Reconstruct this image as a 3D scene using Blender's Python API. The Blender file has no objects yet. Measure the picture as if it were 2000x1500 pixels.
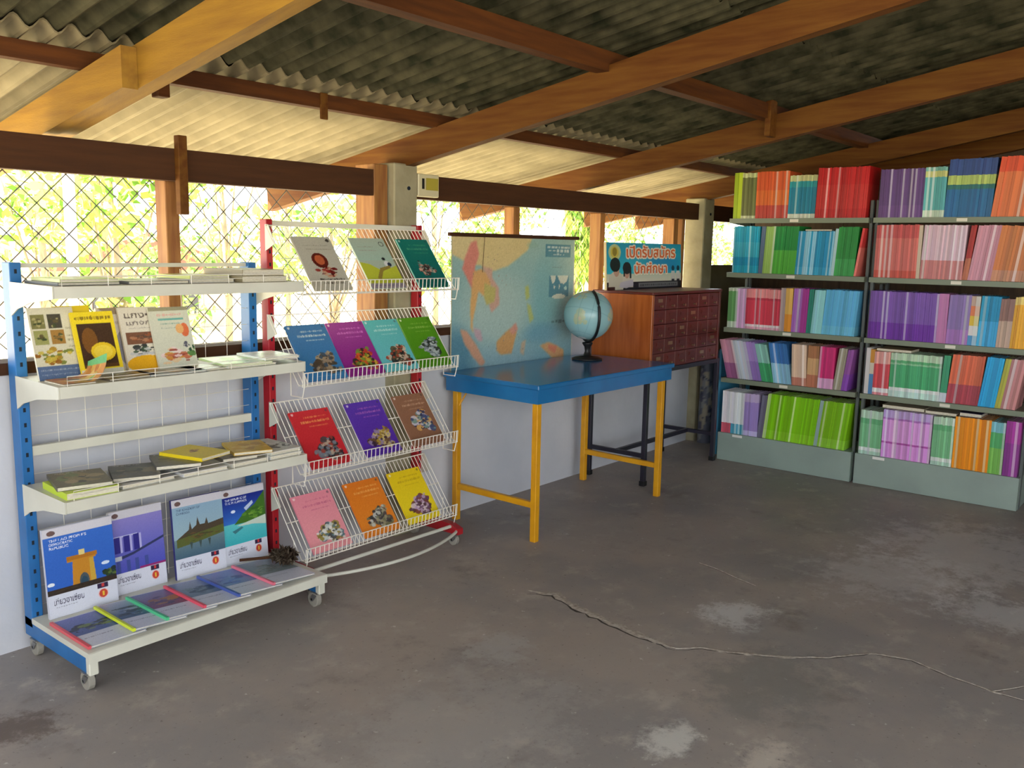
import bpy, math, random
import numpy as np
from mathutils import Vector, Matrix

SC = bpy.context.scene
COL = SC.collection
rnd = random.Random(7)
D = math.radians

# ------------------------------------------------------------------ camera
CAMH = 1.40
FPX = 1744.27
YAW, PIT, ROL = D(50.70), D(8.672), D(1.051)
_f = Vector((math.sin(YAW) * math.cos(PIT), math.cos(YAW) * math.cos(PIT), -math.sin(PIT)))
_r0 = Vector((math.cos(YAW), -math.sin(YAW), 0))
_u0 = _r0.cross(_f)
_r = math.cos(ROL) * _r0 + math.sin(ROL) * _u0
_u = -math.sin(ROL) * _r0 + math.cos(ROL) * _u0
cam = bpy.data.objects.new('camera', bpy.data.cameras.new('camera'))
COL.objects.link(cam)
cam.data.sensor_width = 36
cam.data.lens = 36 * FPX / 2000
cam.data.clip_start = 0.05
cam.data.clip_end = 300
cam.matrix_world = Matrix(((_r.x, _u.x, -_f.x, 0), (_r.y, _u.y, -_f.y, 0), (_r.z, _u.z, -_f.z, CAMH), (0, 0, 0, 1)))
SC.camera = cam

def ray(x, y):
    return _f * FPX + _r * (x - 1000) + _u * (750 - y)
def on_y(x, y, Y):
    d = ray(x, y); return Vector((0, 0, CAMH)) + d * (Y / d.y)
def on_x(x, y, X):
    d = ray(x, y); return Vector((0, 0, CAMH)) + d * (X / d.x)
def on_z(x, y, z=0.0):
    d = ray(x, y); return Vector((0, 0, CAMH)) + d * ((z - CAMH) / d.z)
def proj(p):
    d = Vector(p) - Vector((0, 0, CAMH)); z = d.dot(_f)
    return 1000 + FPX * d.dot(_r) / z, 750 - FPX * d.dot(_u) / z, z

# ------------------------------------------------------------------ light
w = bpy.data.worlds.new('sky'); SC.world = w; w.use_nodes = True
_bg = w.node_tree.nodes['Background']
_bg.inputs[0].default_value = (0.90, 0.96, 1.0, 1)
_bg.inputs[1].default_value = 1.0
sun = bpy.data.objects.new('sun', bpy.data.lights.new('sun', 'SUN')); COL.objects.link(sun)
sun.data.energy = 10.0
sun.data.angle = D(1.0)
sun.data.color = (1.0, 0.94, 0.82)
sun.rotation_euler = (D(-28), D(-22), 0)
vs = SC.view_settings
vs.view_transform = 'Standard'; vs.look = 'None'; vs.gamma = 1.0; vs.use_curve_mapping = False
vs.exposure = 2.6
SC.display_settings.display_device = 'sRGB'
SC.cycles.max_bounces = 10
SC.cycles.diffuse_bounces = 6
SC.cycles.sample_clamp_indirect = 6

# ------------------------------------------------------------------ helpers
def lin(c):
    return tuple((v / 12.92 if v <= 0.04045 else ((v + 0.055) / 1.055) ** 2.4) for v in c)
def rgb(r, g, b):
    return lin((r / 255, g / 255, b / 255))

def mat(name, col, rough=0.6, metal=0.0, noise=None, bump=None, spec=0.5, stretch=(1, 1, 1)):
    """principled material; noise=(scale, second colour, detail) mixes a second tone; bump=(scale, strength)"""
    m = bpy.data.materials.new(name); m.use_nodes = True
    nt = m.node_tree; p = nt.nodes['Principled BSDF']
    p.inputs['Base Color'].default_value = (*col, 1)
    p.inputs['Roughness'].default_value = rough
    p.inputs['Metallic'].default_value = metal
    p.inputs['Specular IOR Level'].default_value = spec
    if noise or bump:
        tc = nt.nodes.new('ShaderNodeTexCoord'); mp = nt.nodes.new('ShaderNodeMapping')
        mp.inputs['Scale'].default_value = stretch
        nt.links.new(tc.outputs['Object'], mp.inputs[0])
    if noise:
        n = nt.nodes.new('ShaderNodeTexNoise'); n.inputs['Scale'].default_value = noise[0]
        n.inputs['Detail'].default_value = noise[2] if len(noise) > 2 else 4
        nt.links.new(mp.outputs[0], n.inputs['Vector'])
        cr = nt.nodes.new('ShaderNodeValToRGB')
        cr.color_ramp.elements[0].position = 0.35; cr.color_ramp.elements[0].color = (*col, 1)
        cr.color_ramp.elements[1].position = 0.68; cr.color_ramp.elements[1].color = (*noise[1], 1)
        nt.links.new(n.outputs[0], cr.inputs[0]); nt.links.new(cr.outputs[0], p.inputs['Base Color'])
    if bump:
        n2 = nt.nodes.new('ShaderNodeTexNoise'); n2.inputs['Scale'].default_value = bump[0]; n2.inputs['Detail'].default_value = 5
        nt.links.new(mp.outputs[0], n2.inputs['Vector'])
        b = nt.nodes.new('ShaderNodeBump'); b.inputs['Strength'].default_value = bump[1]; b.inputs['Distance'].default_value = 0.01
        nt.links.new(n2.outputs[0], b.inputs['Height']); nt.links.new(b.outputs[0], p.inputs['Normal'])
    return m

def attr_mat(name, rough=0.45, spec=0.4):
    m = bpy.data.materials.new(name); m.use_nodes = True
    nt = m.node_tree; p = nt.nodes['Principled BSDF']
    a = nt.nodes.new('ShaderNodeAttribute'); a.attribute_name = 'Col'
    nt.links.new(a.outputs['Color'], p.inputs['Base Color'])
    p.inputs['Roughness'].default_value = rough; p.inputs['Specular IOR Level'].default_value = spec
    return m

M = {}
M['print'] = attr_mat('printed_paper', 0.35)
M['booktint'] = attr_mat('book_cover', 0.4)
M['pages'] = mat('paper_pages', rgb(225, 218, 200), 0.8, noise=(90, rgb(200, 192, 170)), stretch=(1, 1, 6))
M['white_metal'] = mat('cream_painted_metal', rgb(216, 214, 200), 0.4, noise=(6, rgb(204, 202, 188)))
M['white_wire'] = mat('white_coated_wire', rgb(232, 226, 214), 0.4)
M['blue_metal'] = mat('blue_painted_metal', rgb(38, 112, 178), 0.4, noise=(9, rgb(30, 98, 160)))
M['red_metal'] = mat('red_painted_metal', rgb(180, 28, 40), 0.4, noise=(9, rgb(160, 24, 34)))
M['slot'] = mat('dark_slot', rgb(12, 25, 40), 0.8)
M['black'] = mat('black_plastic', rgb(22, 22, 24), 0.45)
M['rubber'] = mat('grey_rubber', rgb(150, 145, 135), 0.6)
M['chrome'] = mat('zinc_fork', rgb(150, 150, 150), 0.35, 0.8)
M['wood'] = mat('rafter_wood', rgb(106, 69, 27), 0.65, spec=.15, noise=(3, rgb(86, 48, 18), 6), bump=(40, 0.15), stretch=(12, 1, 12))
M['wood_x'] = mat('purlin_wood', rgb(96, 56, 26), 0.7, spec=.15, noise=(3, rgb(74, 42, 24), 6), bump=(40, 0.15), stretch=(1, 12, 12))
M['wood_lit'] = mat('lit_rafter_wood', rgb(154, 116, 44), 0.6, spec=.2, noise=(3, rgb(132, 96, 40), 6), bump=(40, 0.12), stretch=(12, 1, 12))  # rafter wood lightened to carry the strong light from the open end
M['wood_dark'] = mat('dark_beam_wood', rgb(76, 48, 30), 0.75, spec=.15, noise=(4, rgb(66, 42, 28), 6), bump=(40, 0.15), stretch=(1, 12, 12))  # wall plate is ordinary wood darkened for backlight; sill and rods share it
M['wood_post'] = mat('post_wood', rgb(160, 112, 58), 0.65, noise=(4, rgb(130, 80, 38), 6), bump=(40, 0.12), stretch=(12, 12, 1))
M['concrete'] = mat('pillar_concrete', rgb(168, 160, 132), 0.85, noise=(7, rgb(146, 138, 110), 6), bump=(60, 0.2))
M['wall'] = mat('white_plaster', rgb(206, 206, 212), 0.85, noise=(2.2, rgb(188, 190, 198), 8), bump=(30, 0.12))
M['olive'] = mat('olive_board', rgb(112, 104, 78), 0.8, noise=(5, rgb(96, 88, 62), 5))
M['shelf_green'] = mat('grey_green_steel', rgb(148, 164, 154), 0.45, noise=(4, rgb(138, 152, 144)))
M['shelf_edge'] = mat('olive_grey_steel', rgb(124, 132, 112), 0.45)
M['post_grey'] = mat('dark_steel_post', rgb(86, 92, 90), 0.5)
M['mesh_wire'] = mat('galvanised_wire', rgb(92, 92, 88), 0.5, 0.3)

class MB:
    """collects geometry in world coordinates for ONE mesh part"""
    def __init__(s):
        s.v = []; s.f = []; s.mi = []; s.c = None
    def add(s, vs, fs, mi=0):
        o = len(s.v); s.v += [tuple(p) for p in vs]
        s.f += [tuple(i + o for i in f) for f in fs]; s.mi += [mi] * len(fs); return s
    def box(s, lo, hi, mi=0, rot=None, piv=None):
        (a, b, c), (d, e, g) = lo, hi
        vs = [Vector(p) for p in ((a, b, c), (d, b, c), (d, e, c), (a, e, c), (a, b, g), (d, b, g), (d, e, g), (a, e, g))]
        if rot is not None:
            pv = Vector(piv) if piv is not None else Vector(((a + d) / 2, (b + e) / 2, (c + g) / 2))
            vs = [rot @ (p - pv) + pv for p in vs]
        return s.add(vs, [(0, 3, 2, 1), (4, 5, 6, 7), (0, 1, 5, 4), (1, 2, 6, 5), (2, 3, 7, 6), (3, 0, 4, 7)], mi)
    def bevbox(s, lo, hi, b=0.004, mi=0):
        """box with chamfered edges"""
        (x0, y0, z0), (x1, y1, z1) = lo, hi
        b = min(b, (x1 - x0) * .45, (y1 - y0) * .45, (z1 - z0) * .45)
        vs = []; idx = {}
        for sx in (0, 1):
            for sy in (0, 1):
                for sz in (0, 1):
                    X, Y, Z = (x0, x1)[sx], (y0, y1)[sy], (z0, z1)[sz]
                    bx, by, bz = (b, -b)[sx], (b, -b)[sy], (b, -b)[sz]
                    for k, p in enumerate(((X, Y + by, Z + bz), (X + bx, Y, Z + bz), (X + bx, Y + by, Z))):
                        idx[(sx, sy, sz, k)] = len(vs); vs.append(p)
        fs = []
        I = lambda a, b_, c, k: idx[(a, b_, c, k)]
        for a in (0, 1):
            q = [I(a, 0, 0, 0), I(a, 1, 0, 0), I(a, 1, 1, 0), I(a, 0, 1, 0)]; fs.append(q if a else q[::-1])
            q = [I(0, a, 0, 1), I(0, a, 1, 1), I(1, a, 1, 1), I(1, a, 0, 1)]; fs.append(q if a else q[::-1])
            q = [I(0, 0, a, 2), I(1, 0, a, 2), I(1, 1, a, 2), I(0, 1, a, 2)]; fs.append(q if a else q[::-1])
        for a in (0, 1):
            for c in (0, 1):
                fs.append([I(a, c, 0, 0), I(a, c, 0, 1), I(a, c, 1, 1), I(a, c, 1, 0)])
                fs.append([I(a, 0, c, 0), I(a, 0, c, 2), I(a, 1, c, 2), I(a, 1, c, 0)])
                fs.append([I(0, a, c, 1), I(0, a, c, 2), I(1, a, c, 2), I(1, a, c, 1)])
        for a in (0, 1):
            for c in (0, 1):
                for e in (0, 1):
                    fs.append([I(a, c, e, 0), I(a, c, e, 1), I(a, c, e, 2)])
        return s.add(vs, fs, mi)
    def tube(s, pts, r=0.003, n=6, mi=0, cap=True):
        pts = [Vector(p) for p in pts]; rings = []
        for i, p in enumerate(pts):
            t = (pts[min(i + 1, len(pts) - 1)] - pts[max(i - 1, 0)]).normalized()
            a = Vector((0, 0, 1)) if abs(t.z) < 0.9 else Vector((1, 0, 0))
            u = t.cross(a).normalized(); v = t.cross(u)
            rr = r[i] if isinstance(r, (list, tuple)) else r
            rings.append([p + (u * math.cos(2 * math.pi * k / n) + v * math.sin(2 * math.pi * k / n)) * rr for k in range(n)])
        vs = [q for R_ in rings for q in R_]; fs = []
        for i in range(len(pts) - 1):
            for k in range(n):
                fs.append((i * n + k, i * n + (k + 1) % n, (i + 1) * n + (k + 1) % n, (i + 1) * n + k))
        if cap:
            fs.append(tuple(range(n))[::-1]); fs.append(tuple((len(pts) - 1) * n + k for k in range(n)))
        return s.add(vs, fs, mi)
    def prism(s, poly, axis, a0, a1, mi=0):
        """polygon of 2-D points extruded along axis ('x','y','z')"""
        n = len(poly)
        def P(q, t):
            return {'x': (t, q[0], q[1]), 'y': (q[0], t, q[1]), 'z': (q[0], q[1], t)}[axis]
        vs = [P(q, a0) for q in poly] + [P(q, a1) for q in poly]
        fs = [tuple(range(n))[::-1], tuple(range(n, 2 * n))] + [(i, (i + 1) % n, n + (i + 1) % n, n + i) for i in range(n)]
        return s.add(vs, fs, mi)
    def lathe(s, prof, c, n=24, mi=0):
        """profile [(r,z)] about the vertical through c"""
        vs = []; fs = []
        for r_, z in prof:
            for k in range(n):
                a = 2 * math.pi * k / n; vs.append((c[0] + r_ * math.cos(a), c[1] + r_ * math.sin(a), c[2] + z))
        for i in range(len(prof) - 1):
            for k in range(n):
                fs.append((i * n + k, i * n + (k + 1) % n, (i + 1) * n + (k + 1) % n, (i + 1) * n + k))
        fs.append(tuple(range(n))[::-1]); fs.append(tuple((len(prof) - 1) * n + k for k in range(n)))
        return s.add(vs, fs, mi)
    def build(s, name, mats, parent=None, smooth=False, local=False):
        me = bpy.data.meshes.new(name)
        off = Vector((0, 0, 0))
        if parent is not None and not local:
            q = parent
            while q is not None:
                off += q.location; q = q.parent
        me.from_pydata([(v[0] - off.x, v[1] - off.y, v[2] - off.z) for v in s.v], [], s.f)
        if not isinstance(mats, (list, tuple)):
            mats = [mats]
        for m in mats:
            me.materials.append(m)
        if len(mats) > 1:
            me.polygons.foreach_set('material_index', s.mi)
        if s.c is not None:
            ca = me.color_attributes.new('Col', 'FLOAT_COLOR', 'CORNER')
            arr = np.ones((len(me.loops), 4), np.float32); k = 0
            for p, c in zip(me.polygons, s.c):
                arr[p.loop_start:p.loop_start + p.loop_total, :3] = c
            ca.data.foreach_set('color', arr.ravel())
        if smooth:
            me.polygons.foreach_set('use_smooth', [True] * len(me.polygons))
        me.update()
        o = bpy.data.objects.new(name, me); COL.objects.link(o)
        if parent is not None:
            o.parent = parent
        return o

def empty(name, loc=(0, 0, 0), rz=0.0):
    o = bpy.data.objects.new(name, None); COL.objects.link(o)
    o.location = loc; o.rotation_euler = (0, 0, rz); o.empty_display_size = 0.1
    return o
def tag(o, label, cat, group=None, kind=None):
    o['label'] = label; o['category'] = cat
    if group: o['group'] = group
    if kind: o['kind'] = kind
    return o
def struct(o, label=None):
    o['kind'] = 'structure'
    if label: o['label'] = label
    return o

# ================================================================== THE SETTING
WY = 3.14            # inner face of the window wall
SL = 0.18            # slope of the roof
def zb(y):           # underside of the rafters
    return 1.755 + SL * (3.14 - y)

# ---- floor
def floor_material():
    m = bpy.data.materials.new('worn_concrete'); m.use_nodes = True
    nt = m.node_tree; N = nt.nodes; Lk = nt.links; p = N['Principled BSDF']
    tc = N.new('ShaderNodeTexCoord')
    def noise(scale, detail=6, rough=0.6):
        n = N.new('ShaderNodeTexNoise'); n.inputs['Scale'].default_value = scale; n.inputs['Detail'].default_value = detail
        n.inputs['Roughness'].default_value = rough; Lk.new(tc.outputs['Object'], n.inputs['Vector']); return n
    def mix(a, b, fac):
        x = N.new('ShaderNodeMix'); x.data_type = 'RGBA'
        for s, v in ((6, a), (7, b)):
            if isinstance(v, tuple): x.inputs[s].default_value = (*v, 1)
            else: Lk.new(v, x.inputs[s])
        if isinstance(fac, float): x.inputs[0].default_value = fac
        else: Lk.new(fac, x.inputs[0])
        return x.outputs[2]
    def ramp(src, lo, hi):
        r_ = N.new('ShaderNodeMapRange'); r_.interpolation_type = 'SMOOTHSTEP'
        r_.inputs['From Min'].default_value = lo; r_.inputs['From Max'].default_value = hi
        Lk.new(src, r_.inputs[0]); return r_.outputs[0]
    c = mix(rgb(164, 152, 143), rgb(146, 139, 136), ramp(noise(1.1, 5).outputs[0], 0.40, 0.62))
    c = mix(c, rgb(176, 166, 156), ramp(noise(5.0, 8, 0.7).outputs[0], 0.52, 0.72))
    c = mix(c, rgb(128, 118, 112), ramp(noise(2.6, 8, 0.7).outputs[0], 0.56, 0.74))
    c = mix(c, rgb(200, 194, 188), ramp(noise(26, 4).outputs[0], 0.66, 0.74))
    c = mix(c, rgb(116, 106, 100), ramp(noise(60, 3).outputs[0], 0.62, 0.76))
    # worn patches and painted floor sheen, each with a place and shape of its own
    wob = noise(7.5, 12, 0.78)
    def patch(c, px, rx, ry, col, strength, ang=0.0):
        P = on_z(*px)
        mp = N.new('ShaderNodeMapping'); mp.vector_type = 'TEXTURE'
        mp.inputs['Location'].default_value = (P.x, P.y, 0); mp.inputs['Rotation'].default_value = (0, 0, ang); mp.inputs['Scale'].default_value = (rx, ry, 1)
        Lk.new(tc.outputs['Object'], mp.inputs[0])
        ln = N.new('ShaderNodeVectorMath'); ln.operation = 'LENGTH'; Lk.new(mp.outputs[0], ln.inputs[0])
        ad = N.new('ShaderNodeMath'); ad.operation = 'MULTIPLY_ADD'; ad.inputs[1].default_value = 5.0; Lk.new(wob.outputs[0], ad.inputs[0]); Lk.new(ln.outputs['Value'], ad.inputs[2])
        f = ramp(ad.outputs[0], 3.75, 2.9)
        mu = N.new('ShaderNodeMath'); mu.operation = 'MULTIPLY'; mu.inputs[1].default_value = strength; Lk.new(f, mu.inputs[0])
        return mix(c, col, mu.outputs[0])
    pale = rgb(214, 211, 209)  # paints the bright opening's reflection in the floor, along with pale wear
    c = patch(c, (1436, 1200), .14, .11, rgb(214, 211, 208), .7)
    c = patch(c, (1740, 1120), .35, .30, pale, .35)
    c = patch(c, (1900, 1080), .50, .45, pale, .4)
    c = patch(c, (1960, 1200), .18, .26, pale, .5)
    c = patch(c, (1310, 1442), .10, .07, rgb(220, 216, 208), .75)
    c = patch(c, (1500, 1490), .16, .07, rgb(206, 194, 180), .7)
    c = patch(c, (980, 1265), .12, .10, rgb(176, 172, 168), .6)
    c = patch(c, (900, 1430), .45, .30, rgb(172, 166, 160), .5)
    c = patch(c, (1500, 1330), .30, .22, rgb(124, 121, 117), .6)
    c = patch(c, (30, 1420), .12, .10, rgb(84, 66, 54), .7)
    Lk.new(c, p.inputs['Base Color'])
    p.inputs['Roughness'].default_value = 0.55
    rr = N.new('ShaderNodeMapRange'); rr.inputs['To Min'].default_value = 0.42; rr.inputs['To Max'].default_value = 0.75
    Lk.new(noise(3.5).outputs[0], rr.inputs[0]); Lk.new(rr.outputs[0], p.inputs['Roughness'])
    b = N.new('ShaderNodeBump'); b.inputs['Strength'].default_value = 0.25; b.inputs['Distance'].default_value = 0.006
    Lk.new(noise(14, 9, 0.7).outputs[0], b.inputs['Height']); Lk.new(b.outputs[0], p.inputs['Normal'])
    return m
fl = struct(MB().box((-1.7, -3.6, -0.12), (6.85, 3.14, 0)).build('floor', floor_material()), 'worn grey brown concrete floor')

def crack(name, pxs, wd, seed):
    """chipped crack: a dark jagged groove with a pale raised lip"""
    r_ = random.Random(seed)
    P = [on_z(*q) for q in pxs]; pts = []
    for a, b in zip(P, P[1:]):
        n = max(2, int((b - a).length / 0.03))
        pts += [a.lerp(b, k / n) for k in range(n)]
    pts.append(P[-1])
    for nm, off, w0, z, m in (('crack_groove', -0.3, 0.28, 0.0012, M['crack_dark']), ('crack_lip', 0.5, 1.0, 0.0020, M['crack_pale'])):
        mb = MB(); vs = []
        for i, p in enumerate(pts):
            t = (pts[min(i + 1, len(pts) - 1)] - pts[max(i - 1, 0)]).normalized(); nrm = Vector((-t.y, t.x, 0))
            k = wd[0] + (wd[1] - wd[0]) * i / (len(pts) - 1)
            e = min(1, i / 3, (len(pts) - 1 - i) / 3)
            c_ = p + nrm * (off * k + r_.uniform(-.3, .3) * k)
            h = k * w0 * r_.uniform(.3, 1.1) * e
            vs += [(c_.x - nrm.x * h, c_.y - nrm.y * h, 0.0004), (c_.x, c_.y, z), (c_.x + nrm.x * h, c_.y + nrm.y * h, 0.0004)]
        fs = []
        for i in range(len(pts) - 1):
            for j in (0, 1):
                fs.append((3 * i + j, 3 * i + j + 1, 3 * i + j + 4, 3 * i + j + 3))
        mb.add(vs, fs).build(nm, m, fl)
M['crack_dark'] = mat('crack_shadow', rgb(66, 58, 52), 0.9)
M['crack_pale'] = mat('chipped_concrete', rgb(192, 182, 170), 0.8, noise=(60, rgb(150, 138, 128)))
crack('a', [(1030, 1158), (1080, 1163), (1120, 1188), (1180, 1214), (1250, 1245), (1320, 1270)], (.030, .022), 1)
crack('b', [(1320, 1270), (1370, 1267), (1440, 1277), (1530, 1284), (1620, 1286), (1700, 1277), (1780, 1290), (1850, 1320), (1940, 1352), (2060, 1385)], (.014, .008), 2)
crack('c', [(1940, 1352), (2010, 1340)], (.006, .005), 3)
crack('d', [(1365, 1100), (1400, 1112), (1435, 1128), (1475, 1145)], (.008, .006), 4)

# ---- window wall: low plaster wall, sill rail, posts, concrete pillars, wall plate, chain-link
wb = struct(empty('wall_back', (0, WY, 0)), 'low white plaster wall with timber framed openings above')
MB().box((-1.7, 3.14, -0.05), (6.85, 3.24, 0.955)).build('plaster_wall', M['wall'], wb)
MB().box((-1.7, 3.125, 0.955), (2.78, 3.25, 0.995)).build('sill_rail', M['wood_dark'], wb)
MB().box((3.03, 3.125, 0.955), (5.90, 3.25, 0.995)).build('sill_rail', M['wood_dark'], wb)
MB().box((-1.7, 3.11, 1.622), (2.785, 3.16, 1.738)).build('wall_plate_beam', M['wood_dark'], wb)
MB().box((3.03, 3.11, 1.622), (5.88, 3.16, 1.735)).build('wall_plate_beam', M['wood_dark'], wb)
MB().box((6.06, 3.11, 1.622), (6.85, 3.16, 1.735)).build('wall_plate_beam', M['wood_dark'], wb)
for x0 in (2.88, 5.90):
    pl = MB().bevbox((x0, 3.075, 0.0), (x0 + .15, 3.23, 1.775), .006).build('concrete_pillar', M['concrete'], wb)
    MB().tube([(x0 + .09, 3.070, 1.665), (x0 + .09, 3.078, 1.665)], .009, 8).build('bolt', M['slot'], pl)
def post(x0, x1, y0, y1, z0, z1):
    MB().bevbox((x0, y0, z0), (x1, y1, z1), .003).build('window_post', M['wood_post'], wb)
post(1.80, 1.855, 3.16, 3.235, .995, 1.74)
MB().bevbox((1.812, 3.078, 1.50), (1.848, 3.109, 1.785), .002).build('post_batten', M['wood'], wb)  # rafter wood instead of post wood, its darker tone paints the shade here
post(2.79, 2.872, 3.11, 3.24, .995, 1.765)
post(3.85, 3.905, 3.16, 3.23, .995, 1.622)
post(4.70, 4.755, 3.16, 3.24, .995, 1.622)
post(5.62, 5.68, 3.16, 3.25, .995, 1.622)
post(5.74, 5.78, 3.16, 3.25, .995, 1.622)
post(-0.2, -0.145, 3.16, 3.235, .995, 1.74)
MB().box((6.05, 3.10, 0.0), (6.85, 3.13, 1.30)).build('olive_board_panel', M['olive'], wb)
mb = MB(); x = -2.4; p_ = 0.104; z0, z1 = .97, 1.66
while x < 6.9:
    for sgn in (1, -1):
        n = 14; pts = []
        for k in range(n + 1):
            z = z0 + (z1 - z0) * k / n; xx = x + (z - z0) * (1 if sgn > 0 else -1) + (0 if sgn > 0 else (z1 - z0))
            pts.append((xx, 3.255 + .0022 * math.sin(k * math.pi + (0 if sgn > 0 else math.pi)), z))
        if pts[0][0] > -1.65 and pts[-1][0] < 6.8 and pts[-1][0] > -1.65 and pts[0][0] < 6.8:
            mb.tube(pts[::2], .0022, 4, cap=False)
    x += p_
mb.build('chain_link_mesh', M['mesh_wire'], wb)

# ---- dark board wall behind the bookcases and end wall pieces
wr = struct(empty('wall_right', (6.8, 0, 0)), 'dark timber board wall behind the bookcases')
M['wallboard'] = mat('brown_wall_board', rgb(72, 54, 38), 0.8, noise=(4, rgb(54, 40, 28), 6), stretch=(8, 8, 1))
for k in range(28):
    y0 = -3.6 + k * 0.24
    MB().box((6.80 - .004 * (k % 2), y0 - .004, 0), (6.845, y0 + .244, zb(y0 + .237) + .12)).build('wall_board', M['wallboard'], wr)
wf = struct(empty('wall_front', (0, -3.6, 0)), 'unseen plaster wall with its window band shaped to dim the roof')
MB().box((1.2, -3.70, -.05), (6.85, -3.60, 1.0)).build('plaster_wall', M['wall'], wf)
MB().box((3.98, -3.70, 1.0), (6.85, -3.60, 1.75)).build('plaster_wall', M['wall'], wf)  # unseen stretch closed up to keep the inner roof dark
MB().box((1.2, -3.70, 1.75), (6.85, -3.60, zb(-3.6) + .12)).build('plaster_wall', M['wall'], wf)
for x0 in (-1.7, 1.2, 3.98, 6.65):
    MB().bevbox((x0, -3.72, 0), (x0 + .15, -3.57, zb(-3.6)), .006).build('concrete_pillar', M['concrete'], wf)

wl = struct(empty('wall_left_baffle', (-1.7, 0, 0)), 'unseen low wall added to block ground light at the open end')  # added out of view to keep outside ground light off the ceiling
MB().box((-1.80, -2.2, -.05), (-1.70, 3.24, .95)).build('plaster_wall', M['wall'], wl)
for y0 in (-2.35, 3.09):
    MB().bevbox((-1.82, y0, 0), (-1.67, y0 + .15, zb(y0 + .15)), .006).build('concrete_pillar', M['concrete'], wl)

# ---- roof: rafters, purlins, corrugated sheets
ce = struct(empty('ceiling', (0, 0, 1.7)), 'corrugated roof sheets on timber rafters and purlins')
def beam_yz(name, x0, x1, ya, yb, h, m, off=0.0):
    mb = MB()
    mb.prism([(ya, zb(ya) + off), (yb, zb(yb) + off), (yb, zb(yb) + off + h), (ya, zb(ya) + off + h)], 'x', x0, x1)
    return mb.build(name, m, ce)
beam_yz('rafter', 1.42, 1.475, 4.15, -3.9, .128, M['wood_lit'])
beam_yz('rafter_splice', 1.370, 1.419, 4.05, 2.62, .120, M['wood_lit'], -.004)
beam_yz('rafter', 2.955, 3.008, 4.15, -3.9, .128, M['wood'])
beam_yz('rafter', 4.480, 4.535, 4.15, -3.9, .128, M['wood'])
beam_yz('rafter', 5.935, 5.990, 4.15, -3.9, .128, M['wood'])
beam_yz('rafter', 6.70, 6.755, 4.15, -3.9, .128, M['wood'])
beam_yz('rafter', -0.10, -0.045, 4.15, -3.9, .128, M['wood'])
beam_yz('rafter', -1.62, -1.565, 4.15, -3.9, .128, M['wood'])
PUR = [(3.95, .045, .055), (2.90, .045, .055), (2.00, .06, .075), (0.50, .05, .055), (-0.6, .05, .055), (-1.7, .05, .055), (-2.8, .05, .055), (-3.85, .05, .055)]
def roofz(y):
    return zb(y) + .128 + .055
for y0, wd, h in PUR:
    top = roofz(y0)
    MB().box((-1.75, y0 - wd / 2, top - h), (6.9, y0 + wd / 2, top)).build('purlin', M['wood_x'], ce)
MB().bevbox((1.63, 2.875, zb(2.9) + .08), (1.67, 2.925, zb(2.9) + .18), .002).build('purlin_cleat', M['wood_x'], ce)
MB().bevbox((2.30, 2.868, zb(2.9) + .085), (2.335, 2.878, zb(2.9) + .185), .002).build('purlin_cleat', M['wood'], ce)
MB().bevbox((4.40, 1.955, zb(2.0) + .02), (4.478, 1.985, zb(2.0) + .20), .003).build('purlin_cleat', M['wood'], ce)
M['roof'] = mat('weathered_fibre_cement', rgb(80, 77, 61), 0.85, spec=.1, noise=(9, rgb(36, 38, 28), 10), bump=(60, 0.15))  # lichen mottling, with the base tone also darkened for the dim interior
M['roof_eave'] = mat('lit_fibre_cement', rgb(132, 122, 98), 0.85, noise=(6, rgb(110, 101, 79), 8), bump=(60, 0.12))  # same sheeting as the roof, paler to carry light bounced from outside
AMP = .0165
def sheet(x0, nw, ya, yb, lift, m):
    pitch = 0.082; seg = 8; mb = MB(); vs = []; fs = []; ny = 6; th = .006
    n = nw * seg
    for layer in (0, 1):
        for j in range(ny + 1):
            y = ya + (yb - ya) * j / ny
            for i in range(n + 1):
                a = i / seg * 2 * math.pi
                vs.append((x0 + i * pitch / seg, y, roofz(y) + .0165 + lift * (1 - j / ny) * 1.0 + AMP * math.cos(a) + th * layer))
    W = n + 1; T = W * (ny + 1)
    for j in range(ny):
        for i in range(n):
            a = j * W + i
            fs.append((a, a + 1, a + 1 + W, a + W)); b = a + T; fs.append((b, b + W, b + 1 + W, b + 1))
    for i in range(n):
        fs.append((i, i + T, i + 1 + T, i + 1)); a = ny * W + i; fs.append((a, a + 1, a + 1 + T, a + T))
    for j in range(ny):
        a = j * W; fs.append((a, a + W, a + W + T, a + T)); a = j * W + n; fs.append((a, a + T, a + W + T, a + W))
    mb.add(vs, fs)
    return mb.build('roof_sheet', m, ce, smooth=False)
rows = [(4.22, 2.80), (2.95, 1.50), (1.65, 0.20), (0.35, -1.10), (-0.95, -2.40), (-2.25, -3.95)]
for ri, (ya, yb) in enumerate(rows):
    x0 = -1.80
    k = 0
    while x0 < 6.9:
        # every sheet laps one wave over its neighbour and over the end of the sheet below it
        o = sheet(x0, 12, ya, yb, (.007 if ri else 0) + (.0065 if k % 2 else 0), M['roof_eave'] if ri == 0 else M['roof'])
        x0 += 0.082 * 11; k += 1

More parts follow.
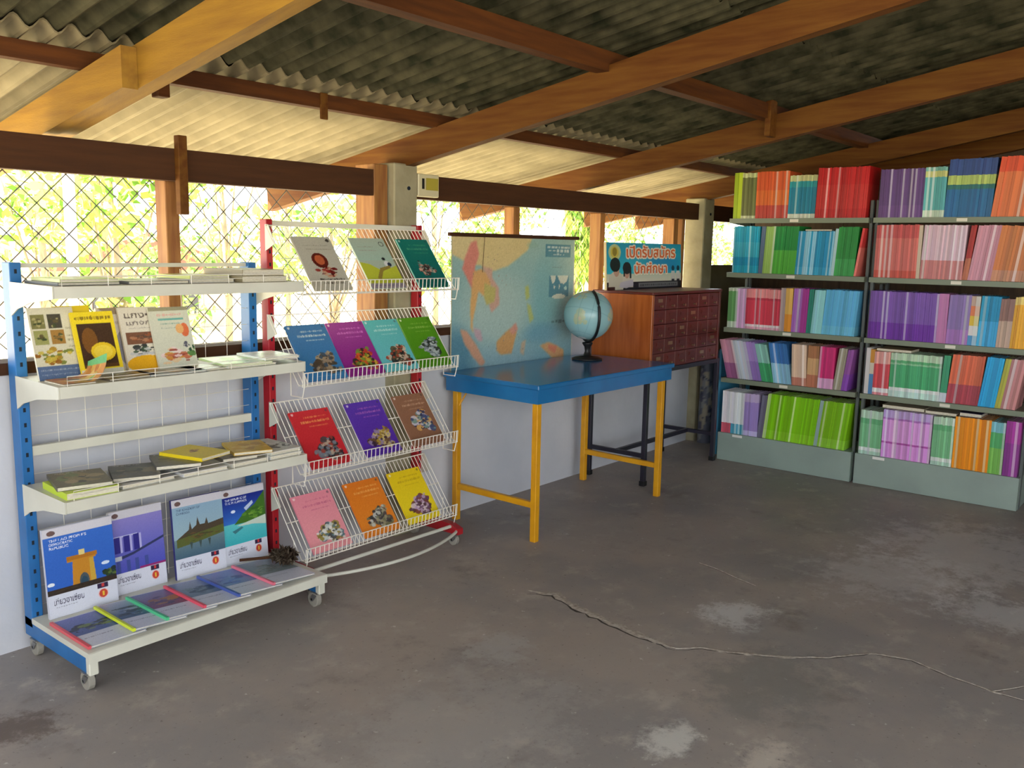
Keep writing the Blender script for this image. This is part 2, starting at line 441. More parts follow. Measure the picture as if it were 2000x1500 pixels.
# ================================================================== OUTSIDE
gm = mat('pale_dry_ground', rgb(176, 164, 138), 0.9, noise=(0.8, rgb(150, 142, 108), 8))
g = struct(MB().box((-60, -60, -0.4), (80, 90, -0.13)).build('ground', gm), 'pale sunlit dry ground outside the windows')
def leaf_mat(name, col):
    m = bpy.data.materials.new(name); m.use_nodes = True
    nt = m.node_tree; nt.nodes.clear()
    o = nt.nodes.new('ShaderNodeOutputMaterial'); d = nt.nodes.new('ShaderNodeBsdfDiffuse'); t = nt.nodes.new('ShaderNodeBsdfTranslucent'); x = nt.nodes.new('ShaderNodeMixShader')
    a = nt.nodes.new('ShaderNodeAttribute'); a.attribute_name = 'Col'
    x.inputs[0].default_value = .5
    nt.links.new(a.outputs['Color'], d.inputs[0]); nt.links.new(a.outputs['Color'], t.inputs[0])
    nt.links.new(d.outputs[0], x.inputs[1]); nt.links.new(t.outputs[0], x.inputs[2]); nt.links.new(x.outputs[0], o.inputs[0])
    return m
M['leaf'] = leaf_mat('leaf', None)
M['bark'] = mat('bark', rgb(150, 134, 112), 0.9, noise=(10, rgb(124, 108, 90), 6), bump=(30, .4), stretch=(4, 4, 1))
def leaves(center, rad, n, size, cols, seed, droop=0.0, aspect=.5):
    r_ = np.random.default_rng(seed)
    d = r_.normal(size=(n, 3)); d /= np.linalg.norm(d, axis=1)[:, None]
    d *= (r_.random(n) ** .45)[:, None]
    P = np.array(center) + d * np.array(rad)
    a = r_.normal(size=(n, 3)); a[:, 2] -= droop * 2.5; a /= np.linalg.norm(a, axis=1)[:, None]
    b = np.cross(a, r_.normal(size=(n, 3))); b /= np.linalg.norm(b, axis=1)[:, None]
    s = size * (0.6 + .8 * r_.random(n))[:, None]
    V = np.stack([P - a * s, P + b * s * aspect, P + a * s, P - b * s * aspect], 1).reshape(-1, 3)
    C = np.array(cols)[r_.integers(len(cols), size=n)]
    return V, C
def foliage(name, parts, parent):
    V = np.concatenate([p[0] for p in parts]); C = np.concatenate([p[1] for p in parts]); n = len(C)
    V = V - np.array(parent.location)
    me = bpy.data.meshes.new(name)
    me.vertices.add(4 * n); me.vertices.foreach_set('co', V.astype(np.float32).ravel())
    me.loops.add(4 * n); me.loops.foreach_set('vertex_index', np.arange(4 * n, dtype=np.int32))
    me.polygons.add(n); me.polygons.foreach_set('loop_start', np.arange(0, 4 * n, 4, dtype=np.int32)); me.polygons.foreach_set('loop_total', np.full(n, 4, np.int32))
    ca = me.color_attributes.new('Col', 'FLOAT_COLOR', 'CORNER')
    cc = np.ones((n, 4, 4), np.float32); cc[:, :, :3] = C[:, None, :]
    ca.data.foreach_set('color', cc.ravel())
    me.materials.append(M['leaf']); me.update(); me.validate()
    o = bpy.data.objects.new(name, me); COL.objects.link(o); o.parent = parent; o['kind'] = 'stuff'
    return o
YG = [rgb(186, 200, 96), rgb(160, 186, 84), rgb(150, 172, 86), rgb(100, 132, 58)]
DG = [rgb(128, 152, 88), rgb(100, 130, 70), rgb(150, 172, 108)]
def tree(label, px, Y, h, crown, n, size, cols, seed, lobes=6, name='tree', trunk=.05, low=.35):
    b = on_y(px, 480, Y); base = Vector((b.x, Y, -.13))
    t = empty(name, base); tag(t, label, 'tree' if name == 'tree' else 'bush', 'trees and bushes beyond the window')
    r_ = random.Random(seed); parts = []; mb = MB()
    mb.tube([base, base + Vector((.05, .03, h * .35)), base + Vector((-.03, .05, h * .8))], [trunk, trunk * .8, trunk * .4], 8)
    for k in range(lobes):
        a = r_.uniform(0, 6.28); q = r_.uniform(.2, .75)
        c = base + Vector((math.cos(a) * crown * q, math.sin(a) * crown * q, h * r_.uniform(low, .95)))
        mb.tube([base + Vector((0, .03, h * .3)), base.lerp(c, .6) + Vector((0, 0, h * .12)), c], [trunk * .28, trunk * .2, .006], 5)
        rr = crown * r_.uniform(.35, .55)
        parts.append(leaves(c, (rr, rr, rr * .75), n // lobes, size, cols, seed * 31 + k))
    mb.build('trunk', M['bark'], t, smooth=True)
    foliage('foliage', parts, t)
    return t
tree('bushy yellow green tree beyond the window between rack and post', 225, 6.2, 2.7, .80, 1300, .05, YG, 3)
tree('small leafy tree with pale trunk near the white pole outside', 80, 8.4, 3.0, .95, 1000, .055, YG, 4)
tree('loose green tree seen above the wire book rack', 440, 8.6, 3.2, .9, 900, .055, YG + DG, 5)
tree('bright leafy sapling beside the concrete pillar outside', 650, 6.6, 2.6, .7, 800, .055, YG, 6)
tree('pale green tree outside behind the light switch', 850, 8.6, 3.2, 1.0, 1500, .055, YG + DG, 7)
tree('tall green tree outside above the wall map', 985, 10.5, 3.8, 1.2, 1400, .06, YG + DG, 8)
tree('wide green tree outside above the poster board', 1240, 9.0, 3.4, 1.2, 1500, .055, YG + DG, 9)
tree('low dark bush outside under the sill beside blue rack', 330, 10.4, 1.9, .9, 900, .055, DG, 10, name='bush', low=.25)
tree('distant rounded tree outside beyond the last pillar', 1400, 11.5, 3.6, 1.4, 1200, .065, YG + DG, 11)
tree('thin tree outside behind the pale grey standing book', 560, 12.5, 4.0, 1.4, 1300, .065, YG + DG, 12)
# drooping bamboo beside the map
b = on_y(1135, 480, 4.9); bt = empty('bamboo', (b.x, 4.9, -.13)); tag(bt, 'drooping bamboo spray hanging outside between map and poster', 'bamboo')
mb = MB(); parts = []
for k in range(9):
    r_ = random.Random(50 + k); dx = r_.uniform(-.22, .22)
    top = Vector((b.x + dx * .6, 4.9 + r_.uniform(-.1, .1), 1.95)); tip = Vector((b.x + dx * 1.4, 4.9 + r_.uniform(-.2, .2), 1.0 + r_.uniform(-.1, .5)))
    pts = [Vector((b.x + dx * .1, 4.95, -.13)), Vector((b.x + dx * .2, 4.95, 1.2)), top, top.lerp(tip, .5) + Vector((dx * .2, 0, .08)), tip]
    mb.tube(pts, [.012, .010, .006, .004, .002], 5)
    for q in (.2, .4, .6, .8, 1):
        parts.append(leaves(top.lerp(tip, q), (.10, .10, .12), 30, .085, YG, 500 + k * 9 + int(q * 10), droop=1.0, aspect=.16))
mb.build('canes', M['bark'], bt); foliage('foliage', parts, bt)
# pole and far house
b = on_y(137, 420, 4.7)
tag(MB().tube([(b.x, 4.7, -.13), (b.x, 4.7, 2.6)], .028, 12).build('white_pole', mat('white_pole_paint', rgb(240, 240, 236), .5)), 'tall white painted pole standing outside the window', 'pole')
b = on_y(275, 480, 15); hs = empty('small_house', (b.x, 15, -.13)); tag(hs, 'small far house with brown roof among the trees', 'house')
MB().box((b.x - 1.6, 15, -.13), (b.x + 1.6, 18, .95)).build('house_wall', mat('house_cream', rgb(200, 170, 150), .8), hs)
MB().prism([(b.x - 2.0, .90), (b.x + 2.0, .90), (b.x, 1.55)], 'y', 14.7, 18.3).build('house_roof', mat('house_roof_brown', rgb(120, 80, 66), .8), hs)
for dx in (-.9, .5):
    MB().box((b.x + dx, 14.96, .1), (b.x + dx + .55, 15.01, .7)).build('house_window', mat('house_window_dark', rgb(60, 60, 66), .3), hs)
# ================================================================== PRINT PAINTER
class Canvas:
    """a small colour grid (sRGB) that becomes the printed face of a cover, map or sign"""
    def __init__(s, w, h, col, seed=1):
        s.w, s.h = w, h; s.a = np.empty((h, w, 3)); s.a[:] = np.array(col) / 255
        s.X, s.Y = np.meshgrid((np.arange(w) + .5) / w, (np.arange(h) + .5) / h)
        s.r = np.random.default_rng(seed)
    def put(s, m, col, al=1.0):
        m = m.astype(float)[..., None] * al; s.a = s.a * (1 - m) + np.array(col) / 255 * m; return s
    def rect(s, x0, y0, x1, y1, col, al=1.0):
        return s.put((s.X >= x0) & (s.X < x1) & (s.Y >= y0) & (s.Y < y1), col, al)
    def ell(s, cx, cy, rx, ry, col, al=1.0, soft=0.0):
        d = ((s.X - cx) / rx) ** 2 + ((s.Y - cy) / ry) ** 2
        m = np.clip((1 - d) / soft, 0, 1) if soft else (d < 1)
        return s.put(m, col, al)
    def poly(s, pts, col, al=1.0):
        m = np.zeros_like(s.X, bool); n = len(pts)
        for i in range(n):
            (x0, y0), (x1, y1) = pts[i], pts[(i + 1) % n]
            c = (y0 > s.Y) != (y1 > s.Y)
            with np.errstate(divide='ignore', invalid='ignore'):
                xi = (x1 - x0) * (s.Y - y0) / (y1 - y0 if y1 != y0 else 1e-9) + x0
            m ^= c & (s.X < xi)
        return s.put(m, col, al)
    def grad(s, y0, y1, c0, c1, x0=0, x1=1):
        t = np.clip((s.Y - y0) / (y1 - y0), 0, 1)[..., None]
        c = np.array(c0) / 255 * (1 - t) + np.array(c1) / 255 * t
        m = ((s.Y >= y0) & (s.Y < y1) & (s.X >= x0) & (s.X < x1))[..., None]
        s.a = np.where(m, c, s.a); return s
    def cluster(s, cx, cy, rx, ry, cols, n=40, sz=.25):
        for _ in range(n):
            a = s.r.uniform(0, 6.28); q = s.r.random() ** .6 * (.80 + .22 * math.sin(3 * a + cx * 40) + .12 * math.sin(5 * a + cy * 60))
            k = s.r.uniform(.4, 1) * sz
            s.ell(cx + math.cos(a) * q * rx, cy + math.sin(a) * q * ry, rx * k, ry * k * s.r.uniform(.5, 1.2), cols[s.r.integers(len(cols))], .9)
        return s
    def words(s, x0, y, x1, h, col, al=.8):
        x = x0
        while x < x1:
            w = s.r.uniform(.012, .03); hh = h * s.r.uniform(.6, 1)
            s.rect(x, y - hh / 2, min(x + w, x1), y + hh / 2, col, al); x += w + s.r.uniform(.005, .014)
        return s
    def text(s, txt, x0, y0, x1, y1, col, outline=None, ow=1, keep=True):
        m = text_mask(txt, s.w, s.h, x0, y0, x1, y1, keep)
        if outline is not None: m = m | np.roll(m, 1, 1) | np.roll(m, 1, 0) | np.roll(m, -1, 1)
        if outline is not None:
            d = m.copy()
            for dx in range(-ow, ow + 1):
                for dy in range(-ow, ow + 1):
                    if dx * dx + dy * dy <= ow * ow + 1: d |= np.roll(np.roll(m, dx, 1), dy, 0)
            s.put(d, outline)
        return s.put(m, col)
    def grain(s, amt=.03):
        n = s.r.normal(size=s.a.shape[:2])[..., None]; s.a = np.clip(s.a + n * amt, 0, 1); return s

_tm = {}
def text_mask(txt, w, h, x0, y0, x1, y1, keep=True):
    if txt not in _tm:
        c = bpy.data.curves.new('lettering', 'FONT'); c.body = txt; c.size = 1; c.resolution_u = 4
        o = bpy.data.objects.new('lettering', c); COL.objects.link(o); bpy.context.view_layer.update()
        me = bpy.data.meshes.new_from_object(o.evaluated_get(bpy.context.evaluated_depsgraph_get()))
        me.calc_loop_triangles()
        V = np.array([v.co[:2] for v in me.vertices]); T = np.array([t.vertices[:] for t in me.loop_triangles])
        bpy.data.objects.remove(o); bpy.data.curves.remove(c); bpy.data.meshes.remove(me)
        _tm[txt] = (V, T)
    V, T = _tm[txt]
    lo, hi = V.min(0), V.max(0); sx, sy = (x1 - x0) * w / (hi[0] - lo[0]), (y1 - y0) * h / (hi[1] - lo[1])
    P = np.stack([x0 * w + (V[:, 0] - lo[0]) * sx, y1 * h - (V[:, 1] - lo[1]) * sy], 1)
    m = np.zeros((h, w), bool)
    for t in T:
        a, b, c = P[t]; i0 = max(int(min(a[0], b[0], c[0]) - .5), 0); i1 = min(int(max(a[0], b[0], c[0]) + 1.5), w)
        j0 = max(int(min(a[1], b[1], c[1]) - .5), 0); j1 = min(int(max(a[1], b[1], c[1]) + 1.5), h)
        if i1 <= i0 or j1 <= j0: continue
        X, Y = np.meshgrid(np.arange(i0, i1) + .5, np.arange(j0, j1) + .5)
        e = lambda p, q: (q[0] - p[0]) * (Y - p[1]) - (q[1] - p[1]) * (X - p[0])
        e1, e2, e3 = e(a, b), e(b, c), e(c, a); k = .15
        m[j0:j1, i0:i1] |= ((e1 >= -k) & (e2 >= -k) & (e3 >= -k)) | ((e1 <= k) & (e2 <= k) & (e3 <= k))
    return m

def lin_np(a):
    return np.where(a <= 0.04045, a / 12.92, ((a + 0.055) / 1.055) ** 2.4)
def print_mesh(name, cv, fn, m):
    """grid mesh carrying the canvas colours; fn(u, v) -> local xyz, u to the reader's far side, v upward"""
    W, Hh = cv.w, cv.h
    U, V = np.meshgrid(np.linspace(0, 1, W), np.linspace(1, 0, Hh))
    P = np.stack(fn(U, V), -1).reshape(-1, 3).astype(np.float32)
    me = bpy.data.meshes.new(name); nv = W * Hh
    me.vertices.add(nv); me.vertices.foreach_set('co', P.ravel())
    i = (np.arange(Hh - 1)[:, None] * W + np.arange(W - 1)[None, :]).ravel()
    F = np.stack([i + W, i + W + 1, i + 1, i], 1).astype(np.int32); n = len(F)
    me.loops.add(4 * n); me.loops.foreach_set('vertex_index', F.ravel())
    me.polygons.add(n); me.polygons.foreach_set('loop_start', np.arange(0, 4 * n, 4, dtype=np.int32)); me.polygons.foreach_set('loop_total', np.full(n, 4, np.int32))
    ca = me.color_attributes.new('Col', 'FLOAT_COLOR', 'POINT')
    c = np.ones((nv, 4), np.float32); c[:, :3] = lin_np(np.clip(cv.a, 0, 1)).reshape(-1, 3)
    ca.data.foreach_set('color', c.ravel())
    me.materials.append(m); me.update(); me.validate()
    return me
def flat(w, h, y=0.0):
    return lambda u, v: (u * w, np.full_like(u, y), v * h)
_cm = {}
def cmat(c, rough=.4):
    k = tuple(c) + (rough,)
    if k not in _cm: _cm[k] = mat('cover_colour', rgb(*c), rough)
    return _cm[k]
def link(name, me, parent):
    o = bpy.data.objects.new(name, me); COL.objects.link(o); o.parent = parent; return o

def display_book(name, label, cv, w, h, t, loc, rot, cover, group=None, cat='book', spine=None):
    """a book facing -Y in its own frame: bottom edge at the origin, thickness towards +Y"""
    r_ = empty(name, loc); r_.rotation_euler = rot
    tag(r_, label, cat, group)
    c = .0012
    mb = MB()
    mb.box((0, 0, 0), (w, c, h)); mb.box((0, t - c, 0), (w, t, h)); mb.box((0, c, 0), (c, t - c, h))
    cov = mb.build('cover', cmat(cover), r_, local=True)
    MB().box((c, c, .003), (w - .003, t - c, h - .003)).build('pages', M['pages'], r_, local=True)
    link('cover_print', print_mesh('cover_print', cv, flat(w, h, -.0004), M['print']), cov)
    if spine is not None:
        MB().box((-.004, -.003, -.001), (.006, t + .001, h + .001)).build('plastic_spine', cmat(spine, .3), r_, local=True)
    return r_

# ================================================================== BLUE MAGAZINE RACK
def caster(parent, x, y, ztop, r=.026):
    """swivel caster: zinc plate and fork, rubber wheel"""
    mb = MB(); mb.box((x - .02, y - .02, ztop - .004), (x + .02, y + .02, ztop))
    mb.lathe([(.010, ztop - .014), (.013, ztop - .004)], (x, y, 0), 10)
    for s in (-1, 1):
        mb.prism([(y - .013, ztop - .014), (y + .013, ztop - .014), (y + .026, r), (y + .018, r - .009), (y + .010, r - .006)], 'x', x + s * .0145 - .0015, x + s * .0145 + .0015)
    c = mb.build('caster', M['chrome'], parent)
    wv = MB(); n = 20; cy = y + .016
    prof = [(-.011, r - .004), (-.009, r), (.009, r), (.011, r - .004)]
    vs = []; fs = []
    for dx, rr in prof:
        for k in range(n):
            a = 2 * math.pi * k / n; vs.append((x + dx, cy + rr * math.cos(a), r + rr * math.sin(a)))
    for i in range(3):
        for k in range(n):
            fs.append((i * n + k, (i + 1) * n + k, (i + 1) * n + (k + 1) % n, i * n + (k + 1) % n))
    fs.append(tuple(range(n))); fs.append(tuple(3 * n + k for k in range(n))[::-1])
    wv.add(vs, fs); wv.build('wheel', M['rubber'], c)
    MB().tube([(x - .0165, cy, r), (x + .0165, cy, r)], .005, 8).build('axle', M['black'], c)

def slotted_upright(parent, x0, x1, y0, y1, z0, z1, m):
    mb = MB(); mb.bevbox((x0, y0, z0), (x1, y1, z1), .002)
    xm = (x0 + x1) / 2; z = z0 + .04
    while z < z1 - .03:
        mb.box((xm - .004, y0 - .0006, z), (xm + .004, y0 + .001, z + .014), 1); z += .05
    return mb.build('upright', [m, M['slot']], parent)

XL, XR = 1.192, 2.108
rk = empty('magazine_rack', (1.65, 2.86, 0)); tag(rk, 'blue and cream steel magazine rack on casters', 'display rack')
UY0, UY1 = 3.045, 3.105
for x0 in (XL, XR - .036):
    slotted_upright(rk, x0, x0 + .036, UY0, UY1, .10, 1.325, M['blue_metal'])
for k, x0 in enumerate((XL, XR - .028)):
    ft = MB().prism([(3.105, .066), (3.105, .13), (2.67, .118), (2.655, .080), (2.67, .066)], 'x', x0, x0 + .028).build('foot', M['blue_metal'], rk)
    MB().bevbox((x0 - .001, 2.644, .060), (x0 + .029, 2.668, .122), .003).build('foot_cap', M['white_metal'], ft)
    caster(rk, x0 + .014, 2.675, .066, .031); caster(rk, x0 + .014, 3.04, .066, .031)
# base shelf and three shelves
MB().prism([(2.635, .105), (2.635, .137), (2.640, .139), (3.04, .139), (3.04, .120), (2.650, .120), (2.650, .105)], 'x', XL - .004, XR + .004).build('base_shelf', M['white_metal'], rk)
for z in (.597, .957, 1.260):
    sh = MB().prism([(2.745, z - .036), (2.745, z), (3.045, z), (3.045, z - .010), (2.757, z - .010), (2.757, z - .036)], 'x', XL + .003, XR - .003).build('shelf', M['white_metal'], rk)
    for xs in (XL - .002, XR - .002):
        MB().prism([(2.745, z - .037), (2.745, z + .001), (3.05, z + .004), (3.05, z - .105), (3.00, z - .080), (2.90, z - .055)], 'x', xs, xs + .004).build('bracket', M['white_metal'], sh)
    # low wire guard along the front
    mb = MB(); zt = z + .030
    mb.tube([(XL + .03, 2.752, z), (XL + .03, 2.752, zt), (XR - .03, 2.752, zt), (XR - .03, 2.752, z)], .0014, 5)
    mb.tube([(XL + .03, 2.752, z + .016), (XR - .03, 2.752, z + .016)], .0010, 4)
    for k in range(1, 6):
        xx = XL + .03 + (XR - XL - .06) * k / 6; mb.tube([(xx, 2.752, z), (xx, 2.752, zt)], .0014, 4)
    mb.build('wire_guard', M['white_wire'], sh)
MB().box((XL + .034, 3.06, 1.308), (XR - .034, 3.075, 1.322)).build('cross_rail', M['white_metal'], rk)
MB().box((XL + .034, 3.05, .690), (XR - .034, 3.07, .722)).build('cross_rail', M['white_metal'], rk)
mb = MB()
for k in range(1, 9):
    xx = XL + .036 + (XR - XL - .072) * k / 9; mb.tube([(xx, 3.062, .15), (xx, 3.062, 1.30)], .0013, 4)
for k in range(18):
    zz = .17 + k * .065; mb.tube([(XL + .036, 3.064, zz), (XR - .036, 3.064, zz)], .0010, 4)
mb.build('wire_grid', M['white_wire'], rk)

# ================================================================== RED WIRE BOOK RACK
r2 = empty('wire_book_rack', (2.57, 2.92, 0)); tag(r2, 'red framed rack with four tiers of white wire book shelves', 'display rack')
RX0, RX1 = 2.142, 3.006
for x0 in (RX0, RX1 - .03):
    slotted_upright(r2, x0, x0 + .03, 3.02, 3.065, .07, 1.495, M['red_metal'])
    ft = MB().prism([(3.07, .060), (3.07, .115), (2.80, .105), (2.745, .088), (2.745, .060)], 'x', x0 - .002, x0 + .032).build('foot', M['red_metal'], r2)
    caster(r2, x0 + .015, 2.772, .060, .027); caster(r2, x0 + .015, 3.04, .060, .027)
MB().box((RX0 + .03, 3.03, 1.470), (RX1 - .03, 3.045, 1.490)).build('cross_rail', M['white_metal'], r2)
MB().tube([(RX0 + .03, 2.81, .088), (RX1, 2.795, .092)], .008, 8).build('base_bar', M['white_metal'], r2)
mb = MB(); pts = []
for k in range(17):
    t = k / 16; pts.append((RX0 + .03 + (RX1 - RX0 - .03) * t, 2.775 - .11 * math.sin(math.pi * t) ** .8, .076))
mb.tube(pts, .007, 8); mb.build('curved_base_bar', M['white_metal'], r2)
TS = [1.208, .853, .498, .143]
TY0, TDY, TDZ = 2.812, .195, .262
for s in TS:
    mb = MB(); nW = 38; x0, x1 = RX0 - .012, RX1 + .005
    for k in range(nW + 1):
        xx = x0 + (x1 - x0) * k / nW
        mb.tube([(xx, TY0 + TDY, s + TDZ), (xx, TY0 + .005, s + .004), (xx, TY0 - .022, s), (xx, TY0 - .026, s + .052)], .0021, 4, cap=False)
    for (y_, z_, r_) in ((TY0 + TDY, s + TDZ, .0026), (TY0 + .002, s + .001, .0026), (TY0 - .022, s - .001, .0026), (TY0 - .026, s + .052, .0022), (TY0 + TDY * .5, s + TDZ * .5 + .004, .0022)):
        mb.tube([(x0 - .001, y_, z_), (x1 + .001, y_, z_)], r_, 6)
    sh = mb.build('wire_shelf', M['white_wire'], r2)
    for xs in (RX0 - .006, RX1 - .004):
        MB().prism([(TY0 + TDY + .014, s + TDZ + .004), (TY0 + TDY - .006, s + TDZ + .004), (TY0 + TDY - .050, s + TDZ - .070), (TY0 + TDY + .014, s + TDZ - .10)], 'x', xs, xs + .003).build('end_plate', M['white_metal'], sh)
        MB().tube([(xs, TY0 - .026, s + .05), (xs, TY0 - .024, s - .002), (xs, TY0 - .012, s - .045), (xs, TY0 + .06, s - .045), (xs, TY0 + .06, s + .07)], .0026, 5).build('end_loop', M['white_wire'], sh)

# ---- the thirteen school books on the wire rack
def subject_cover(col, pics, seed, shade=None, tx=(235, 235, 225), pos=(.60, .72), size=(.37, .235)):
    c = Canvas(72, 96, col, seed)
    if shade: c.grad(0, 1, col, shade)
    c.words(.30, .13, .88, .026, tx, .6); c.words(.20, .21, .90, .045, tx, .7); c.words(.36, .29, .82, .024, tx, .5)
    c.ell(.07, .05, .03, .022, (250, 240, 235), .7); c.ell(.92, .05, .03, .022, (70, 60, 70), .5)
    c.cluster(pos[0], pos[1], size[0] * .85, size[1] * .85, pics, 60, .34); c.cluster(pos[0], pos[1], size[0], size[1], pics, 60, .14)
    c.words(.25, .93, .85, .012, tx, .3)
    return c.grain(.012)
PIC = lambda *a: list(a)
c1 = Canvas(72, 96, (188, 184, 168), 11)
c1.words(.2, .17, .85, .02, (120, 116, 100), .5); c1.words(.25, .24, .9, .03, (130, 120, 100), .5); c1.ell(.9, .07, .05, .03, (60, 56, 48))
c1.ell(.47, .45, .20, .14, (96, 30, 22)); c1.ell(.47, .44, .12, .09, (190, 96, 60)); c1.cluster(.55, .66, .28, .10, PIC((110, 26, 26), (150, 44, 36), (200, 160, 130), (70, 24, 24)), 34, .3)
c1.words(.25, .80, .9, .03, (50, 46, 40), .8); c1.words(.3, .87, .85, .03, (60, 50, 40), .7); c1.grain(.015)
c2 = Canvas(72, 96, (176, 190, 172), 12)
c2.grad(.0, .45, (176, 190, 172), (168, 196, 180)).poly([(0, .48), (.25, .52), (.55, .66), (1, .55), (1, .9), (0, .9)], (190, 196, 60)).rect(0, .9, 1, 1, (150, 140, 150))
c2.ell(.86, .12, .07, .05, (70, 74, 70)); c2.ell(.86, .12, .05, .035, (176, 190, 172)); c2.words(.15, .18, .6, .02, (150, 140, 120), .5); c2.words(.15, .25, .65, .02, (160, 140, 130), .5)
c2.ell(.72, .42, .05, .03, (30, 34, 40)).ell(.76, .52, .08, .06, (220, 220, 220)).ell(.82, .53, .06, .04, (40, 50, 70)); c2.poly([(.3, .8), (.5, .6), (.8, .55), (.8, .6), (.55, .66), (.4, .82)], (150, 130, 60)); c2.words(.1, .94, .9, .03, (110, 100, 130), .6); c2.grain(.012)
c3 = subject_cover((20, 122, 110), PIC((180, 120, 110), (40, 40, 42), (120, 160, 150), (80, 50, 44), (210, 170, 150)), 13, (14, 100, 96), (90, 170, 130), (.5, .62), (.3, .16))
grp = 'school books on the wire rack'
RB = [
 (0, 2.212, .192, c1, (188, 184, 168), 'pale grey book with red brown emblem on the wire rack'),
 (0, 2.505, .197, c2, (176, 190, 172), 'pale green book with a walking child picture on the wire rack'),
 (0, 2.782, .190, c3, (20, 122, 110), 'dark teal book on top tier of the wire rack'),
 (1, 2.176, .196, subject_cover((46, 106, 160), PIC((110, 90, 70), (150, 130, 110), (70, 60, 50), (170, 150, 120), (60, 80, 100)), 14, (58, 122, 178)), (46, 106, 160), 'medium blue book with a market crowd picture on the wire rack'),
 (1, 2.378, .200, subject_cover((150, 44, 140), PIC((200, 90, 40), (110, 140, 50), (180, 50, 40), (50, 40, 40), (190, 170, 60)), 15, (134, 36, 130), (220, 130, 210)), (150, 44, 140), 'magenta book with a fruit picture on the wire rack'),
 (1, 2.583, .197, subject_cover((90, 176, 178), PIC((60, 70, 60), (40, 40, 44), (160, 70, 50), (200, 180, 160), (90, 80, 60)), 16, (106, 190, 200), (200, 225, 220)), (90, 176, 178), 'light aqua book with crowded picture on the wire rack'),
 (1, 2.790, .200, subject_cover((88, 150, 30), PIC((60, 70, 60), (130, 140, 150), (40, 50, 46), (180, 190, 190)), 17, (78, 140, 26), (150, 190, 90), (.58, .62)), (88, 150, 30), 'leaf green book on the wire rack'),
 (2, 2.185, .200, subject_cover((202, 48, 52), PIC((70, 66, 66), (180, 160, 140), (40, 40, 46), (150, 60, 50), (120, 130, 140)), 18, (196, 40, 50), (240, 170, 90)), (202, 48, 52), 'red book with orange title on the wire rack'),
 (2, 2.475, .200, subject_cover((92, 52, 168), PIC((170, 140, 50), (110, 80, 50), (200, 180, 120), (60, 40, 60), (150, 130, 170)), 19, (84, 46, 156), (190, 110, 190)), (92, 52, 168), 'violet book with golden headdress picture on the wire rack'),
 (2, 2.752, .197, subject_cover((150, 104, 80), PIC((70, 80, 120), (200, 190, 200), (120, 150, 140), (210, 160, 90), (60, 60, 90)), 20, (140, 98, 74), (200, 160, 130), (.6, .56)), (150, 104, 80), 'brown book with blue picture on the wire rack'),
 (3, 2.186, .202, subject_cover((230, 140, 156), PIC((90, 120, 130), (200, 205, 200), (150, 130, 60), (70, 70, 74), (230, 225, 220)), 21, (236, 156, 160), (200, 100, 130)), (230, 140, 156), 'pink book on lowest tier of the wire rack'),
 (3, 2.462, .202, subject_cover((226, 122, 34), PIC((120, 120, 90), (200, 200, 190), (80, 70, 70), (160, 150, 120), (60, 60, 60)), 22, (230, 136, 44), (245, 180, 100)), (226, 122, 34), 'orange book on lowest tier of the wire rack'),
 (3, 2.722, .200, subject_cover((240, 206, 24), PIC((130, 70, 70), (190, 160, 190), (90, 60, 60), (220, 200, 200), (110, 80, 110)), 23, (240, 214, 40), (200, 160, 20)), (240, 206, 24), 'yellow book on lowest tier of the wire rack'),
]
ang = math.atan2(TDY, TDZ)
for (ti, x0, wd, cv, col, lab) in RB:
    hgt = .258
    upv = Vector((0, math.sin(ang), math.cos(ang))); nrm = Vector((0, -math.cos(ang), math.sin(ang)))
    base = Vector((x0, TY0 + .004, TS[ti] + .007)) + nrm * .0115
    display_book('school_book', lab, cv, wd, hgt, .008, base, (-ang, 0, 0), col, grp)

# ================================================================== BOOKS ON THE BLUE RACK
# four tall travel books standing on the base shelf
def asean_cover(paint, seed, title, dark=False, band=(214, 216, 230)):
    c = Canvas(176, 232, (210, 206, 214), seed)
    c.rect(0, .10, 1, .74, (60, 90, 160)); paint(c)
    c.rect(0, .74, 1, 1, band)
    c.text('เที่ยวอาเซียน', .08, .775, .50, .855, (90, 88, 110)); c.words(.10, .885, .40, .012, (150, 150, 165), .7)
    c.rect(.70, .745, .86, .80, (52, 36, 70)); c.rect(.76, .752, .80, .79, (200, 60, 60)); c.ell(.78, .865, .075, .056, (236, 190, 190)); c.ell(.78, .865, .062, .047, (200, 70, 50)); c.rect(.765, .84, .795, .892, (236, 190, 60))
    c.ell(.12, .055, .06, .028, (110, 84, 80))
    y = .125
    for ln in title:
        c.text(ln, .08, y, .08 + .033 * len(ln), y + .028, (70, 90, 120) if dark else (226, 232, 245)); y += .042
    return c.grain(.012)
def p_gate(c):
    c.grad(.10, .74, (50, 104, 196), (44, 96, 190)); c.poly([(.32, .36), (.70, .36), (.72, .42), (.68, .42), (.70, .68), (.36, .68), (.38, .42), (.30, .42)], (196, 132, 34))
    c.rect(.30, .355, .74, .40, (176, 110, 26)).rect(.48, .30, .56, .36, (220, 200, 130)); c.poly([(.62, .42), (.68, .42), (.70, .68), (.62, .68)], (200, 160, 60))
    c.ell(.53, .66, .07, .09, (74, 84, 90)); c.ell(.53, .68, .05, .07, (40, 70, 90)); c.rect(0, .68, 1, .74, (52, 38, 30)); c.cluster(.9, .64, .12, .06, PIC((40, 60, 30), (30, 40, 30), (90, 110, 50)), 16, .4)
    c.ell(.06, .62, .05, .02, (230, 236, 245)).ell(.85, .52, .06, .02, (210, 225, 245)); c.cluster(.4, .71, .4, .02, PIC((70, 54, 30), (40, 34, 20)), 24, .2)
